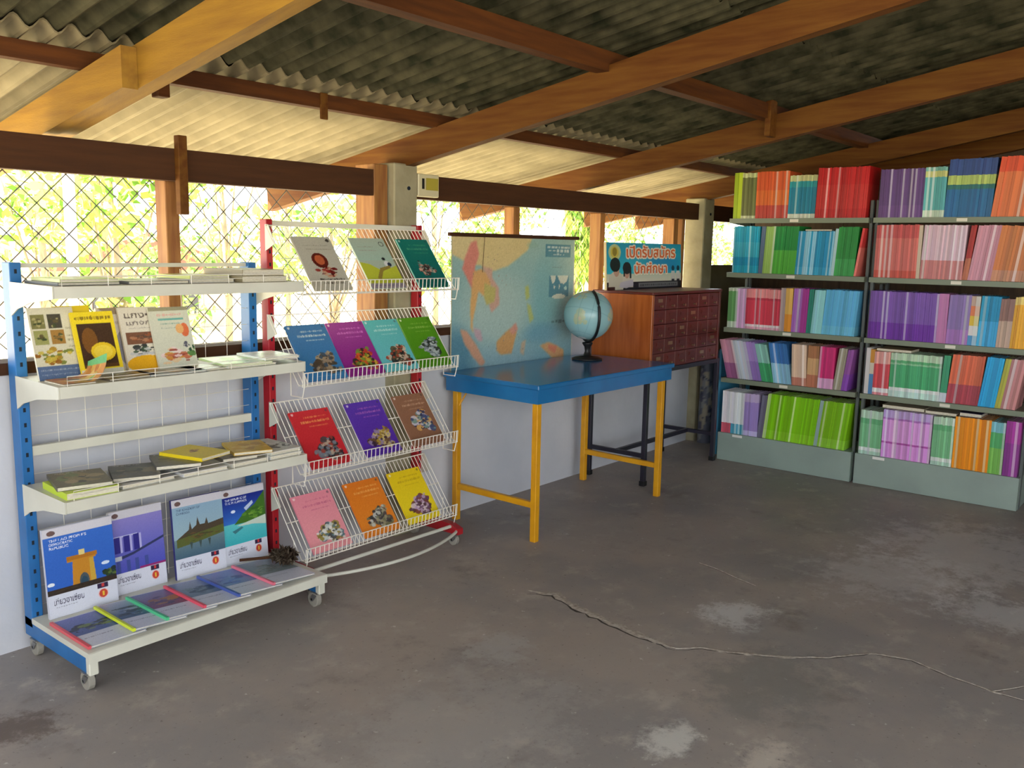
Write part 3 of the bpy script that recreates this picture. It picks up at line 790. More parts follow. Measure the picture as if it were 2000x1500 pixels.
def p_towers(c):
    c.grad(.10, .74, (140, 130, 200), (74, 80, 180)); c.rect(.05, .30, .50, .32, (190, 190, 225))
    for x in (.06, .24, .42): c.rect(x, .31, x + .11, .50, (44, 40, 130)); c.rect(x + .11, .31, x + .15, .50, (180, 176, 225))
    c.poly([(.02, .56), (.4, .52), (1, .40), (1, .43), (.4, .55), (.02, .6)], (46, 54, 96)); c.rect(.02, .54, .18, .59, (196, 200, 210))
    for x in (.08, .26, .42, .6): c.rect(x, .60, x + .07, .74, (60, 76, 140), .8)
    c.rect(.5, .715, 1, .74, (150, 40, 110))
def p_temple(c):
    c.grad(.10, .50, (140, 172, 196), (150, 176, 186)); c.grad(.50, .74, (110, 134, 140), (66, 96, 116))
    c.poly([(.05, .50), (.2, .44), (.3, .40), (.33, .30), (.36, .40), (.45, .36), (.48, .26), (.52, .36), (.62, .36), (.66, .29), (.69, .37), (.8, .36), (1, .34), (1, .48), (.5, .52), (.05, .56)], (74, 62, 46))
    c.poly([(.05, .50), (.5, .46), (1, .42), (1, .52), (.5, .57), (.05, .60)], (88, 96, 44)); c.cluster(.5, .50, .45, .05, PIC((90, 100, 40), (70, 60, 40), (110, 80, 44), (60, 80, 36)), 40, .16)
    for x in (.3, .48, .66): c.poly([(x, .56), (x + .06, .56), (x + .03, .66)], (60, 76, 72))
def p_beach(c):
    c.grad(.10, .46, (24, 40, 132), (52, 112, 200)); c.grad(.46, .74, (96, 196, 200), (60, 176, 186)); c.poly([(.25, .48), (.5, .34), (.75, .26), (1, .10), (1, .44), (.5, .48)], (64, 110, 36)); c.cluster(.75, .38, .24, .08, PIC((90, 140, 44), (50, 96, 30), (120, 160, 60)), 40, .25)
    c.poly([(.3, .5), (1, .43), (1, .56), (.7, .52), (.4, .51)], (200, 214, 200)); c.poly([(.2, .56), (.42, .52), (.46, .54), (.26, .60)], (60, 120, 130)); c.ell(.25, .30, .05, .02, (220, 230, 250)); c.poly([(.5, .28), (.7, .20), (.72, .24), (.55, .32)], (190, 205, 230))
gB = 'travel books standing on the rack base'
lean = -D(5)
for (x0, y0, wd, hh, cv, col, lab, rz) in [
    (1.222, 2.978, .236, .305, asean_cover(p_gate, 31, ["THE LAO PEOPLE'S", 'DEMOCRATIC', 'REPUBLIC']), (206, 206, 216), 'tall blue book with a golden gate picture on the rack base', 0),
    (1.462, 3.010, .200, .305, asean_cover(p_towers, 32, []), (206, 200, 196), 'tall lilac book with three towers picture on the rack base', 0),
    (1.690, 2.990, .205, .305, asean_cover(p_temple, 33, ['THE KINGDOM OF', 'CAMBODIA'], True), (60, 60, 130), 'tall book with a temple reflected in water on the rack base', D(-3)),
    (1.896, 2.985, .196, .300, asean_cover(p_beach, 34, ['THE REPUBLIC OF', 'THE PHILIPPINES']), (206, 206, 226), 'tall book with a blue bay and green hill on the rack base', 0)]:
    display_book('travel_book', lab, cv, wd, hh, .014, (x0, y0, .1395), (lean, 0, rz), col, gB)
# six thin books lying on the base shelf, each with a coloured plastic spine
def lying_cover(seed, cols, top):
    c = Canvas(60, 84, (206, 208, 222), seed)
    c.grad(.02, .62, top[0], top[1]); c.cluster(.5, .40, .5, .16, cols, 40, .25); c.rect(0, .66, 1, 1, (208, 210, 222)); c.words(.1, .74, .6, .03, (120, 120, 140), .6)
    return c.grain(.015)
spec = [(1.200, (222, 88, 100), PIC((50, 60, 80), (90, 110, 170), (120, 140, 90), (40, 44, 60)), ((110, 116, 186), (80, 100, 150)), 'red'),
        (1.345, (214, 226, 50), PIC((60, 76, 80), (90, 110, 130), (50, 60, 60), (160, 170, 180)), ((170, 180, 200), (70, 96, 120)), 'yellow'),
        (1.462, (84, 196, 140), PIC((150, 110, 80), (110, 90, 110), (170, 130, 90), (80, 80, 120)), ((110, 120, 170), (130, 90, 110)), 'green'),
        (1.600, (226, 84, 104), PIC((90, 110, 130), (70, 90, 110), (120, 140, 150)), ((150, 160, 190), (110, 130, 150)), 'crimson'),
        (1.737, (76, 96, 170), PIC((90, 120, 190), (110, 140, 190), (70, 90, 150)), ((110, 140, 210), (120, 140, 180)), 'blue'),
        (1.885, (232, 120, 140), PIC((110, 120, 110), (130, 140, 140), (90, 110, 100), (150, 150, 150)), ((140, 150, 170), (130, 140, 140)), 'pink')]
for k, (x0, sp, cols, top, nm) in enumerate(spec):
    wd = .188
    display_book('thin_book', f'thin book with {nm} plastic spine lying on the rack base', lying_cover(60 + k, cols, top), wd, .27, .006,
                 (x0 + .004, 2.665, .1580 if k else .1475), (-D(90), D(3.6 if k else .4), D(rnd.uniform(-.8, .8))), (200, 202, 214), 'thin books lying on the rack base', spine=sp)
# ---- five small cookbooks leaning on the second shelf
def cook1():
    c = Canvas(64, 92, (206, 200, 176), 71)
    for (x, y, col) in ((.05, .10, (120, 116, 70)), (.40, .10, (70, 66, 56)), (.06, .32, (150, 150, 90)), (.42, .32, (160, 120, 60))): c.rect(x, y, x + .30, y + .19, col); c.cluster(x + .15, y + .1, .12, .07, PIC((90, 80, 50), (170, 160, 110), (60, 70, 40)), 10, .4)
    c.cluster(.40, .68, .38, .14, PIC((170, 130, 40), (140, 90, 30), (190, 170, 70), (110, 120, 50)), 40, .25); c.rect(0, .80, 1, 1, (84, 104, 140)); c.words(.08, .86, .9, .02, (200, 205, 210), .5); c.words(.08, .92, .9, .02, (200, 205, 210), .4)
    for y in (.30, .40, .46, .55): c.words(.76, y, .97, .03, (130, 126, 100), .6)
    return c.grain(.015)
def cook2():
    c = Canvas(64, 92, (232, 206, 40), 72)
    c.words(.08, .10, .94, .06, (120, 96, 30), .8); c.rect(.10, .19, .90, .82, (66, 44, 30)); c.ell(.34, .45, .18, .20, (120, 78, 34)); c.ell(.60, .64, .30, .15, (60, 40, 20)); c.ell(.60, .62, .29, .14, (226, 190, 40)); c.ell(.60, .62, .22, .10, (236, 206, 70)); c.rect(.10, .80, .90, .86, (90, 60, 30)); c.rect(0, .88, 1, 1, (206, 206, 190))
    return c.grain(.015)
def cook3():
    c = Canvas(56, 92, (212, 204, 196), 73); c.poly([(0, 0), (1, 0), (1, .14), (.3, .10)], (150, 132, 110)); c.words(.2, .24, .7, .05, (170, 150, 140), .6); c.ell(.9, .62, .55, .34, (150, 148, 160)); c.ell(1.0, .62, .42, .28, (196, 196, 204)); c.poly([(.2, .5), (.5, 1), (0, 1), (0, .6)], (226, 206, 60)); return c.grain(.015)
def cook4():
    c = Canvas(64, 92, (214, 206, 190), 74); c.text('แกง•ผัด', .14, .07, 1.15, .17, (96, 84, 76)); c.text('แกงกะทิ', .16, .21, 1.05, .28, (130, 120, 112)); c.words(.2, .33, .95, .02, (150, 140, 130), .6)
    c.rect(.1, .39, 1, .58, (120, 80, 60)); c.cluster(.6, .48, .36, .08, PIC((150, 84, 50), (90, 70, 60), (170, 120, 90)), 24, .3); c.cluster(.5, .68, .42, .10, PIC((70, 70, 76), (190, 190, 190), (60, 80, 60), (40, 44, 44)), 26, .3); c.ell(.5, .88, .5, .13, (226, 168, 30)); return c.grain(.015)
def cook5():
    c = Canvas(70, 92, (204, 204, 186), 75); c.rect(0, 0, 1, .06, (150, 146, 120)); c.words(.18, .13, .8, .04, (220, 150, 140), .6); c.rect(.2, .19, .84, .215, (110, 170, 160)); c.words(.24, .27, .75, .03, (110, 150, 140), .6); c.words(.24, .34, .7, .02, (120, 140, 130), .5)
    c.ell(.82, .38, .11, .11, (214, 110, 70)); c.ell(.70, .36, .10, .08, (224, 170, 110)); c.cluster(.5, .80, .48, .14, PIC((190, 110, 80), (150, 70, 60), (220, 190, 150), (226, 200, 200), (200, 140, 60)), 40, .25); c.cluster(.9, .74, .12, .12, PIC((70, 110, 60), (50, 80, 60), (90, 130, 70)), 14, .4); c.cluster(.80, .62, .12, .05, PIC((70, 70, 90), (100, 100, 110)), 10, .4); return c.grain(.015)
gC = 'cookbooks on the blue rack'
for (x0, y0, wd, hh, cv, col, lab, rz, tl) in [
    (1.206, 2.905, .142, .236, cook1(), (214, 208, 190), 'cookbook with dish photo collage and blue strip on the rack', 0, 17),
    (1.330, 2.880, .140, .220, cook2(), (232, 206, 40), 'yellow book with a cut fruit on dark cover', 0, 19),
    (1.432, 2.930, .135, .224, cook3(), (212, 204, 196), 'pale cookbook with a grey plate behind the yellow book', 0, 15),
    (1.497, 2.902, .140, .226, cook4(), (214, 206, 190), 'cream cookbook with curry photos on the rack', 0, 17),
    (1.597, 2.882, .148, .224, cook5(), (204, 204, 186), 'pale cookbook with tomatoes and green stripe on the rack', 0, 18)]:
    display_book('cookbook', lab, cv, wd, hh, .010, (x0, y0, .9575), (-D(tl), 0, D(rz)), col, gC)
display_book('cookbook', 'yellow capped booklet tucked behind the collage cookbook', Canvas(30, 40, (226, 200, 40), 76), .12, .235, .008, (1.292, 2.932, .9575), (-D(15), 0, 0), (226, 200, 40), gC)

# ---- books and magazines lying flat
def flat_book(name, label, x, y, z, w, d, t, col, rz=0.0, cv=None, group=None, cat='book', tiltx=0.0, spine_side=True, curl=0.0, tilty=0.0):
    """lying book: footprint w x d with its near corner at (x, y), printed side up"""
    r_ = empty(name, (x, y, z), D(rz)); tag(r_, label, cat, group)
    r_.rotation_euler = (D(tiltx), D(tilty), D(rz))
    c = .0012; mb = MB()
    mb.box((0, 0, 0), (w, d, c)); mb.box((0, 0, t - c), (w, d, t)); mb.box((0, 0, c), (c * 1.5, d, t - c))
    cov = mb.build('cover', cmat(col), r_, local=True)
    MB().box((c, .002, c), (w - .003, d - .002, t - c)).build('pages', M['pages'], r_, local=True)
    if cv is not None:
        link('cover_print', print_mesh('cover_print', cv, lambda u, v: (u * w, v * d, np.full_like(u, t + .0004)), M['print']), cov)
    return r_
def photo(seed, base, cols, n=30, sz=.3, w=44, h=56):
    c = Canvas(w, h, base, seed); c.cluster(.5, .5, .5, .45, cols, n, sz); c.words(.1, .08, .7, .05, (225, 220, 210), .5); return c.grain(.02)
gT = 'books lying on the top shelf of the blue rack'
zt = 1.2605
flat_book('magazine', 'dark grey folder lying on the rack top shelf', 1.232, 2.80, zt, .20, .22, .009, (84, 86, 84), 2, group=gT)
flat_book('magazine', 'pale green magazine on a dark folder on rack top shelf', 1.240, 2.805, zt + .0095, .185, .21, .010, (206, 214, 150), -1, photo(81, (200, 210, 150), PIC((180, 196, 120), (220, 226, 190))), group=gT)
flat_book('magazine', 'grey magazine lying in the middle of rack top shelf', 1.45, 2.79, zt, .21, .235, .010, (96, 98, 98), -2, photo(82, (160, 164, 150), PIC((120, 126, 120), (200, 204, 190))), group=gT)
flat_book('magazine', 'pale grey magazine on rack top shelf next to cream book', 1.67, 2.80, zt, .18, .21, .012, (186, 188, 186), 1, photo(83, (200, 202, 190), PIC((180, 184, 170), (220, 226, 210))), group=gT)
flat_book('magazine', 'lime green booklet lying on the pale grey magazine', 1.69, 2.83, zt + .0125, .165, .20, .012, (214, 222, 120), 3, group=gT)
flat_book('thick_book', 'thick cream paged book on the rack top shelf', 1.862, 2.775, zt, .195, .25, .022, (150, 140, 112), 0, group=gT)
flat_book('thick_book', 'thick tan book lying on top of cream book', 1.868, 2.782, zt + .0225, .185, .24, .022, (150, 138, 108), 1, group=gT)

gM = 'magazines lying on the second shelf of the blue rack'
z2 = .9575
flat_book('magazine', 'grey brown magazine lying flat before the yellow book', 1.36, 2.765, z2, .17, .13, .006, (110, 100, 86), 3, photo(84, (150, 140, 120), PIC((110, 100, 80), (180, 176, 160), (80, 76, 70))), group=gM)
flat_book('magazine', 'blue and brown magazine lying before the curry cookbook', 1.50, 2.77, z2, .20, .125, .006, (130, 140, 150), -4, photo(85, (150, 160, 170), PIC((90, 110, 140), (170, 150, 120), (200, 200, 196))), group=gM)
flat_book('magazine', 'thin pale magazine lying before the tomato cookbook', 1.67, 2.765, z2, .13, .12, .006, (196, 192, 180), 5, photo(86, (200, 196, 184), PIC((176, 170, 150), (214, 210, 200))), group=gM)
flat_book('magazine', 'white magazine pile bottom under the light green magazine', 1.79, 2.77, z2, .20, .22, .008, (224, 224, 218), -3, group=gM)
flat_book('magazine', 'light green and white magazine on the second rack shelf', 1.775, 2.775, z2 + .0085, .19, .225, .007, (190, 214, 150), -10, photo(87, (206, 220, 180), PIC((180, 210, 130), (226, 232, 210), (150, 190, 110))), group=gM)
flat_book('magazine', 'white magazine with grey text near the red upright', 1.945, 2.77, z2 + .0165, .15, .20, .008, (230, 232, 228), -4, photo(88, (222, 224, 218), PIC((200, 206, 200), (180, 200, 170), (236, 238, 232))), group=gM)
# curled magazine
def curled():
    r_ = empty('curled_magazine', (1.215, 2.765, z2)); tag(r_, 'orange and green magazine curling up at one corner', 'magazine', gM)
    cv = Canvas(60, 60, (214, 150, 90), 89); cv.cluster(.5, .5, .55, .5, PIC((226, 170, 90), (196, 120, 70), (120, 190, 120), (230, 196, 130), (90, 110, 130)), 50, .3); cv.poly([(.86, 0), (1, 0), (1, 1), (.86, 1)], (110, 190, 130)); cv.grain(.02)
    def bend(u, v, dz=0.0):
        x = u * .19; a = np.clip((u - .45) / .55, 0, 1); z = .004 + .085 * a ** 1.6 * (1 - .45 * v)
        return (x - .05 * a ** 2, v * .13, z + dz)
    link('top_page', print_mesh('top_page', cv, lambda u, v: bend(u, v, .0015), M['print']), r_)
    link('under_pages', print_mesh('under_pages', Canvas(24, 24, (226, 196, 170), 90), lambda u, v: bend(u, v, -.0015), M['print']), r_)
    MB().box((0, 0, 0), (.10, .13, .003)).build('lower_pages', M['pages'], r_, local=True)
curled()

gL = 'magazines lying on the third shelf of the blue rack'
z3 = .5975
dk = PIC((84, 80, 72), (110, 100, 80), (60, 60, 58), (130, 120, 96), (90, 96, 80))
flat_book('thick_book', 'thick white book with lime green spine on the third rack shelf', 1.205, 2.765, z3, .165, .20, .022, (196, 220, 60), -4, group=gL)
flat_book('magazine', 'olive photo magazine on top of the lime spined book', 1.195, 2.805, z3 + .0225, .165, .20, .013, (96, 90, 76), -15, photo(91, (116, 108, 80), PIC((150, 130, 84), (84, 80, 60), (120, 130, 80), (60, 58, 50), (170, 150, 110))), group=gL)
flat_book('magazine', 'white edged magazine lying below the dark grey magazines', 1.385, 2.765, z3, .19, .21, .012, (206, 206, 204), 2, group=gL)
flat_book('magazine', 'dark grey magazine between olive and slate magazines', 1.378, 2.815, z3 + .0145, .15, .19, .013, (78, 78, 78), -22, photo(92, (90, 90, 86), dk), group=gL)
flat_book('magazine', 'slate grey magazine beside the yellow magazine', 1.530, 2.815, z3 + .028, .15, .19, .013, (96, 94, 90), -22, photo(93, (100, 98, 90), dk), group=gL)
flat_book('magazine', 'white magazine lying under the yellow magazine', 1.60, 2.762, z3, .17, .21, .012, (220, 220, 222), -2, group=gL)
flat_book('magazine', 'bright yellow magazine with small brown picture on the rack', 1.675, 2.768, z3 + .0415, .145, .200, .012, (236, 208, 30), 15, (lambda c: c.cluster(.5, .45, .2, .12, PIC((150, 100, 60), (120, 80, 50), (190, 140, 60)), 14, .4).grain(.015))(Canvas(44, 56, (236, 210, 30), 94)), group=gL)
flat_book('magazine', 'white magazine lying under the golden magazine', 1.79, 2.762, z3, .155, .21, .012, (214, 214, 208), 1, group=gL)
flat_book('magazine', 'mottled magazine lying between yellow and golden magazines', 1.778, 2.80, z3 + .0135, .135, .20, .013, (110, 104, 96), -10, photo(95, (130, 122, 110), dk), group=gL)
flat_book('magazine', 'white magazine lying under the patterned magazine', 1.955, 2.762, z3, .145, .22, .012, (216, 216, 214), 0, group=gL)
flat_book('magazine', 'black and white patterned magazine near the red upright', 1.962, 2.768, z3 + .0135, .138, .215, .014, (214, 220, 212), 0, photo(97, (206, 214, 204), PIC((90, 104, 90), (226, 232, 226), (150, 170, 150), (60, 70, 66)), 40, .2), group=gL)
flat_book('magazine', 'golden yellow magazine on the third rack shelf', 1.832, 2.812, z3 + .0282, .145, .195, .011, (226, 186, 60), -20, photo(96, (226, 190, 66), PIC((226, 180, 50), (206, 160, 60), (236, 206, 110))), group=gL)
# feather duster at the end of the base shelf
fd = empty('feather_duster', (2.02, 2.86, .14)); tag(fd, 'grey brown feather duster lying on the rack base end', 'duster')
MB().tube([(1.93, 2.945, .168), (2.03, 2.86, .176)], .006, 8).build('handle', M['wood_dark'], fd)
def tuft():
    V, C = leaves((2.058, 2.83, .182), (.050, .06, .026), 420, .018, [rgb(92, 78, 66), rgb(120, 106, 90), rgb(70, 58, 50)], 801, aspect=.25)
    foliage('feathers', [(V, C)], fd)
tuft()

# ================================================================== TABLE
M['table_top'] = mat('glossy_blue_paint', rgb(30, 116, 176), 0.18, noise=(5, rgb(28, 104, 160)), spec=.6)
M['yellow'] = mat('yellow_paint', rgb(226, 162, 20), 0.4, noise=(7, rgb(206, 142, 20)))
tb = empty('side_table', (3.85, 2.785, 0), D(-1.2)); tag(tb, 'blue topped table with yellow square legs', 'table')
hx, hy = .60, .300
MB().bevbox((-hx - .012, -hy - .012, .748), (hx + .012, hy + .012, .772), .004).build('table_top', M['table_top'], tb, local=True)
for (a, b_) in (((-hx, -hy, .680), (hx, -hy + .02, .748)), ((-hx, hy - .02, .680), (hx, hy, .748)), ((-hx, -hy + .02, .680), (-hx + .02, hy - .02, .748)), ((hx - .02, -hy + .02, .680), (hx, hy - .02, .748))):
    MB().box(a, b_).build('apron', M['table_top'], tb, local=True)
lx, ly = .558, .262
for sx in (-1, 1):
    for sy in (-1, 1):
        MB().bevbox((sx * lx - .016, sy * ly - .016, 0), (sx * lx + .016, sy * ly + .016, .748), .002).build('leg', M['yellow'], tb, local=True)
    MB().bevbox((sx * lx - .012, -ly + .016, .165), (sx * lx + .012, ly - .016, .195), .002).build('stretcher', M['yellow'], tb, local=True)
    MB().tube([(sx * lx, ly - .014, .60), (sx * lx + .06 * (-sx), ly - .03, .69)], .004, 6).build('brace', M['yellow'], tb, local=True)

# ---- dark frame under the drawer cabinet
M['navy'] = mat('dark_navy_paint', rgb(38, 36, 50), 0.4)
dt = empty('steel_stand', (4.99, 2.88, 0)); tag(dt, 'dark steel stand carrying the wooden drawer cabinet', 'stand')
AX0, AX1, AY0, AY1 = 4.545, 5.440, 2.690, 3.085
for xx in (AX0, AX1):
    for yy in (AY0, AY1):
        lg = MB().bevbox((xx - .014, yy - .014, .0), (xx + .014, yy + .014, .700), .002).build('leg', M['navy'], dt)
        MB().bevbox((xx - .018, yy - .018, 0), (xx + .018, yy + .018, .03), .002).build('rubber_foot', M['black'], lg)
    MB().bevbox((xx - .012, AY0 + .014, .170), (xx + .012, AY1 - .014, .195), .002).build('stretcher', M['navy'], dt)
    MB().bevbox((xx - .014, AY0 + .014, .672), (xx + .014, AY1 - .014, .700), .002).build('top_rail', M['navy'], dt)
for yy in (AY0, AY1):
    MB().bevbox((AX0 + .014, yy - .014, .672), (AX1 - .014, yy + .014, .700), .002).build('top_rail', M['navy'], dt)
MB().bevbox((AX0 + .012, (AY0 + AY1) / 2 - .012, .170), (AX1 - .012, (AY0 + AY1) / 2 + .012, .195), .002).build('stretcher', M['navy'], dt)

# ---- wooden card cabinet
M['varnish'] = mat('orange_varnished_wood', rgb(178, 96, 40), 0.25, noise=(3, rgb(150, 74, 28), 6), stretch=(10, 10, 1))
M['varnish_red'] = mat('red_brown_varnish', rgb(104, 36, 28), 0.38, noise=(3, rgb(86, 28, 23), 6), stretch=(1, 10, 10))
M['brass'] = mat('worn_brass', rgb(170, 140, 110), 0.35, 0.8)
cb = empty('card_cabinet', (4.97, 2.88, .70)); tag(cb, 'red brown wooden card cabinet with many small drawers', 'cabinet')
CX0, CX1, CY0, CY1, CZ0, CZ1 = 4.535, 5.405, 2.668, 3.085, .7005, 1.158
MB().box((CX0, CY0 + .012, CZ0), (CX0 + .018, CY1, CZ1 - .016)).build('side_panel', M['varnish'], cb)
MB().box((CX1 - .018, CY0 + .012, CZ0), (CX1, CY1, CZ1 - .016)).build('side_panel', M['varnish'], cb)
MB().bevbox((CX0 - .006, CY0 - .004, CZ1 - .016), (CX1 + .006, CY1 + .004, CZ1), .003).build('cabinet_top', M['varnish_red'], cb)
MB().box((CX0 + .018, CY0 + .02, CZ0), (CX1 - .018, CY1, CZ0 + .016)).build('bottom_panel', M['varnish_red'], cb)
MB().box((CX0 + .018, CY1 - .01, CZ0 + .016), (CX1 - .018, CY1, CZ1 - .016)).build('back_panel', M['varnish_red'], cb)
MB().bevbox((CX0 - .002, CY0, CZ0), (CX0 + .022, CY0 + .014, CZ1 - .016), .002).build('front_stile', M['varnish'], cb)
MB().bevbox((CX1 - .022, CY0, CZ0), (CX1 + .002, CY0 + .014, CZ1 - .016), .002).build('front_stile', M['varnish_red'], cb)
nc, nr = 6, 5
dx, dz = (CX1 - CX0 - .05) / nc, (CZ1 - .016 - CZ0 - .012) / nr
dm = None
for i in range(nc):
    for j in range(nr):
        x0 = CX0 + .025 + i * dx; z0 = CZ0 + .008 + j * dz
        dr = MB().bevbox((x0 + .0012, CY0 + .004, z0 + .0012), (x0 + dx - .0012, CY0 + .022, z0 + dz - .0012), .0015).build('drawer', M['varnish_red'], cb)
        xm, zm = x0 + dx / 2, z0 + dz / 2
        MB().tube([(xm, CY0 + .002, zm - .020), (xm, CY0 - .012, zm - .020), (xm, CY0 - .016, zm - .020)], [.005, .004, .008], 10).build('knob', M['brass'], dr)
        MB().box((xm - .024, CY0 - .0005, zm + .002), (xm + .024, CY0 + .003, zm + .022)).build('label_holder', M['varnish_red'] if (i * 3 + j * 5) % 4 else M['brass'], dr)

# ---- globe
gl = empty('globe', (4.22, 2.90, .772)); tag(gl, 'desk globe with pale blue seas and black meridian arm', 'globe')
def globe_canvas():
    c = Canvas(200, 100, (150, 192, 196), 5)
    lands = [((.12, .30), .07, .11), ((.18, .62), .05, .14), ((.44, .45), .07, .12), ((.47, .60), .05, .12), ((.62, .28), .14, .12), ((.70, .40), .07, .07), ((.80, .66), .05, .07), ((.30, .12), .05, .06), ((.52, .22), .07, .06)]
    for (p, rx, ry) in lands: c.cluster(p[0], p[1], rx, ry, PIC((190, 196, 166), (180, 192, 156), (200, 186, 160), (170, 190, 162)), 22, .4)
    for k in range(1, 12): c.rect(k / 12, 0, k / 12 + .004, 1, (120, 160, 170), .5)
    for k in range(1, 6): c.rect(0, k / 6, 1, k / 6 + .008, (120, 160, 170), .5)
    c.rect(0, .94, 1, 1, (216, 220, 220)); c.rect(0, 0, 1, .05, (216, 220, 220))
    return c
GR = .140; gcz = 1.028 - .772; til = Matrix.Rotation(D(23), 3, 'Y')
def sph(u, v):
    lo = u * 2 * math.pi + 2.3; la = (v - .5) * math.pi
    p = np.stack([np.cos(la) * np.cos(lo), np.cos(la) * np.sin(lo), np.sin(la)], -1) * GR
    q = p @ np.array(til).T
    return (q[..., 0], q[..., 1], q[..., 2] + gcz)
me = print_mesh('globe_ball', globe_canvas(), sph, attr_mat('globe_print', .25, .5)); me.polygons.foreach_set('use_smooth', [True] * len(me.polygons)); link('globe_ball', me, gl)
pts = []
for k in range(25):
    a = D(-90 + 180 * k / 24); v = til @ Vector((math.cos(a) * (GR + .010), 0, math.sin(a) * (GR + .010))); v = Matrix.Rotation(D(-121), 3, 'Z') @ v
    pts.append((v.x, v.y, v.z + gcz))
mb = MB()
mb.tube(pts, .008, 8); mb.build('meridian_arm', M['black'], gl, local=True, smooth=True)
MB().lathe([(.085, 0), (.088, .008), (.070, .016), (.022, .024), (.014, .05), (.018, .075), (.030, .092), (.030, .100)], (0, 0, 0), 28).build('base', M['black'], gl, local=True, smooth=True)

# ---- wall map
mp_ = empty('wall_map', (3.84, 3.116, .70)); tag(mp_, 'large faded map of southeast asia hanging behind the table', 'map')
def map_canvas():
    c = Canvas(190, 130, (128, 180, 182), 6)
    c.grad(0, 1, (140, 184, 176), (96, 160, 186))
    # shelf seas and dark oceans
    c.ell(.35, .55, .35, .35, (176, 200, 190), .7, .8); c.ell(.02, .92, .22, .32, (40, 110, 150), .9, .7); c.ell(.75, .45, .16, .4, (96, 168, 176), .7, .8); c.ell(.72, .74, .2, .10, (70, 140, 176), .7, .8); c.ell(.4, .9, .3, .15, (130, 172, 190), .7, .8)
    # mainland
    c.poly([(0, 0), (.62, 0), (.58, .10), (.50, .16), (.42, .22), (.36, .24), (.30, .26), (.22, .22), (.12, .20), (0, .14)], (222, 192, 120))
    c.poly([(.0, .02), (.16, .02), (.14, .18), (.06, .16), (0, .10)], (220, 200, 140), .6)
    c.poly([(.14, .06), (.18, .04), (.20, .14), (.17, .24), (.19, .32), (.15, .38), (.12, .32), (.08, .24), (.10, .16)], (220, 110, 96))
    c.poly([(.16, .26), (.22, .24), (.28, .30), (.30, .40), (.24, .44), (.20, .40), (.18, .52), (.16, .62), (.17, .70), (.15, .66), (.14, .50), (.15, .38)], (226, 160, 80))
    c.poly([(.22, .22), (.30, .24), (.30, .30), (.35, .38), (.36, .50), (.30, .56), (.28, .50), (.32, .42), (.28, .32)], (208, 150, 130)); c.poly([(.24, .34), (.33, .38), (.32, .48), (.26, .50), (.24, .44)], (190, 176, 80))
    c.poly([(.17, .66), (.22, .68), (.24, .76), (.21, .76), (.18, .72)], (190, 150, 170))
    # islands
    c.poly([(.07, .66), (.12, .68), (.20, .80), (.26, .92), (.23, .95), (.16, .86), (.10, .76)], (206, 140, 110)); c.poly([(.34, .78), (.40, .72), (.48, .66), (.50, .72), (.48, .80), (.46, .88), (.38, .88), (.34, .84)], (206, 140, 70)); c.poly([(.44, .70), (.49, .64), (.51, .70), (.47, .74)], (214, 130, 110))
    c.poly([(.56, .38), (.59, .36), (.60, .46), (.57, .48)], (176, 186, 80)); c.poly([(.58, .50), (.61, .52), (.64, .62), (.61, .66), (.59, .58)], (176, 186, 90)); c.poly([(.26, .96), (.40, .97), (.44, 1), (.28, 1)], (206, 150, 100)); c.poly([(.70, .84), (.78, .82), (.86, .86), (.92, .90), (.92, .96), (.82, .96), (.76, .90)], (214, 150, 90)); c.poly([(.78, .84), (.86, .86), (.84, .92), (.78, .88)], (220, 110, 80)); c.poly([(.54, .80), (.58, .78), (.56, .90), (.53, .88)], (190, 160, 130)); c.ell(.62, .06, .06, .03, (120, 170, 150), .5, .8)
    # soft wash so borders blur as on old print
    for _ in range(2):
        p = np.pad(c.a, ((1, 1), (1, 1), (0, 0)), 'edge'); c.a = (p[:-2, 1:-1] + p[2:, 1:-1] + p[1:-1, :-2] + p[1:-1, 2:] + 2 * p[1:-1, 1:-1]) / 6
    c.cluster(.30, .30, .22, .26, PIC((150, 110, 90),), 60, .015); c.cluster(.45, .75, .35, .2, PIC((90, 110, 130),), 60, .012)
    # title block, inset world map, legend
    c.rect(.73, .05, .96, .15, (40, 116, 140)); c.words(.745, .068, .95, .02, (206, 224, 220), .9); c.words(.76, .096, .94, .02, (206, 224, 220), .9); c.words(.80, .126, .90, .016, (206, 224, 220), .8)
    c.words(.79, .225, .88, .012, (90, 120, 120), .6); c.rect(.77, .29, .95, .46, (30, 110, 140))
    c.poly([(.78, .29), (.83, .29), (.82, .34), (.80, .36), (.785, .32)], (216, 222, 206)); c.poly([(.84, .29), (.945, .29), (.93, .34), (.90, .36), (.87, .35), (.86, .33)], (216, 222, 206)); c.poly([(.81, .37), (.825, .38), (.815, .41)], (216, 222, 206)); c.poly([(.855, .36), (.87, .37), (.86, .405)], (216, 222, 206)); c.ell(.92, .395, .014, .015, (170, 220, 220)); c.ell(.86, .46, .06, .02, (216, 222, 206))
    c.a = c.a * .74 + np.array((228, 224, 200)) / 255 * .26; c.words(.80, .66, .92, .03, (60, 90, 90), .5); c.rect(0, 0, .012, 1, (206, 196, 160)); c.rect(.988, 0, 1, 1, (206, 206, 196)); c.rect(.245, 0, .249, .20, (130, 120, 70))
    return c.grain(.018)
MX0, MX1, MZ0, MZ1 = 3.305, 4.372, .735, 1.464
mw = MX1 - MX0
def map_fn(u, v):
    return (MX0 + u * mw - 3.84, .003 * np.sin(u * 9) * (1 - v) + .001 * np.sin(v * 7), MZ0 + v * (MZ1 - MZ0) - .012 * u * v - .70)
M['map_print'] = attr_mat('map_print', .35, .5)
link('map_sheet', print_mesh('map_sheet', map_canvas(), map_fn, M['map_print']), mp_)
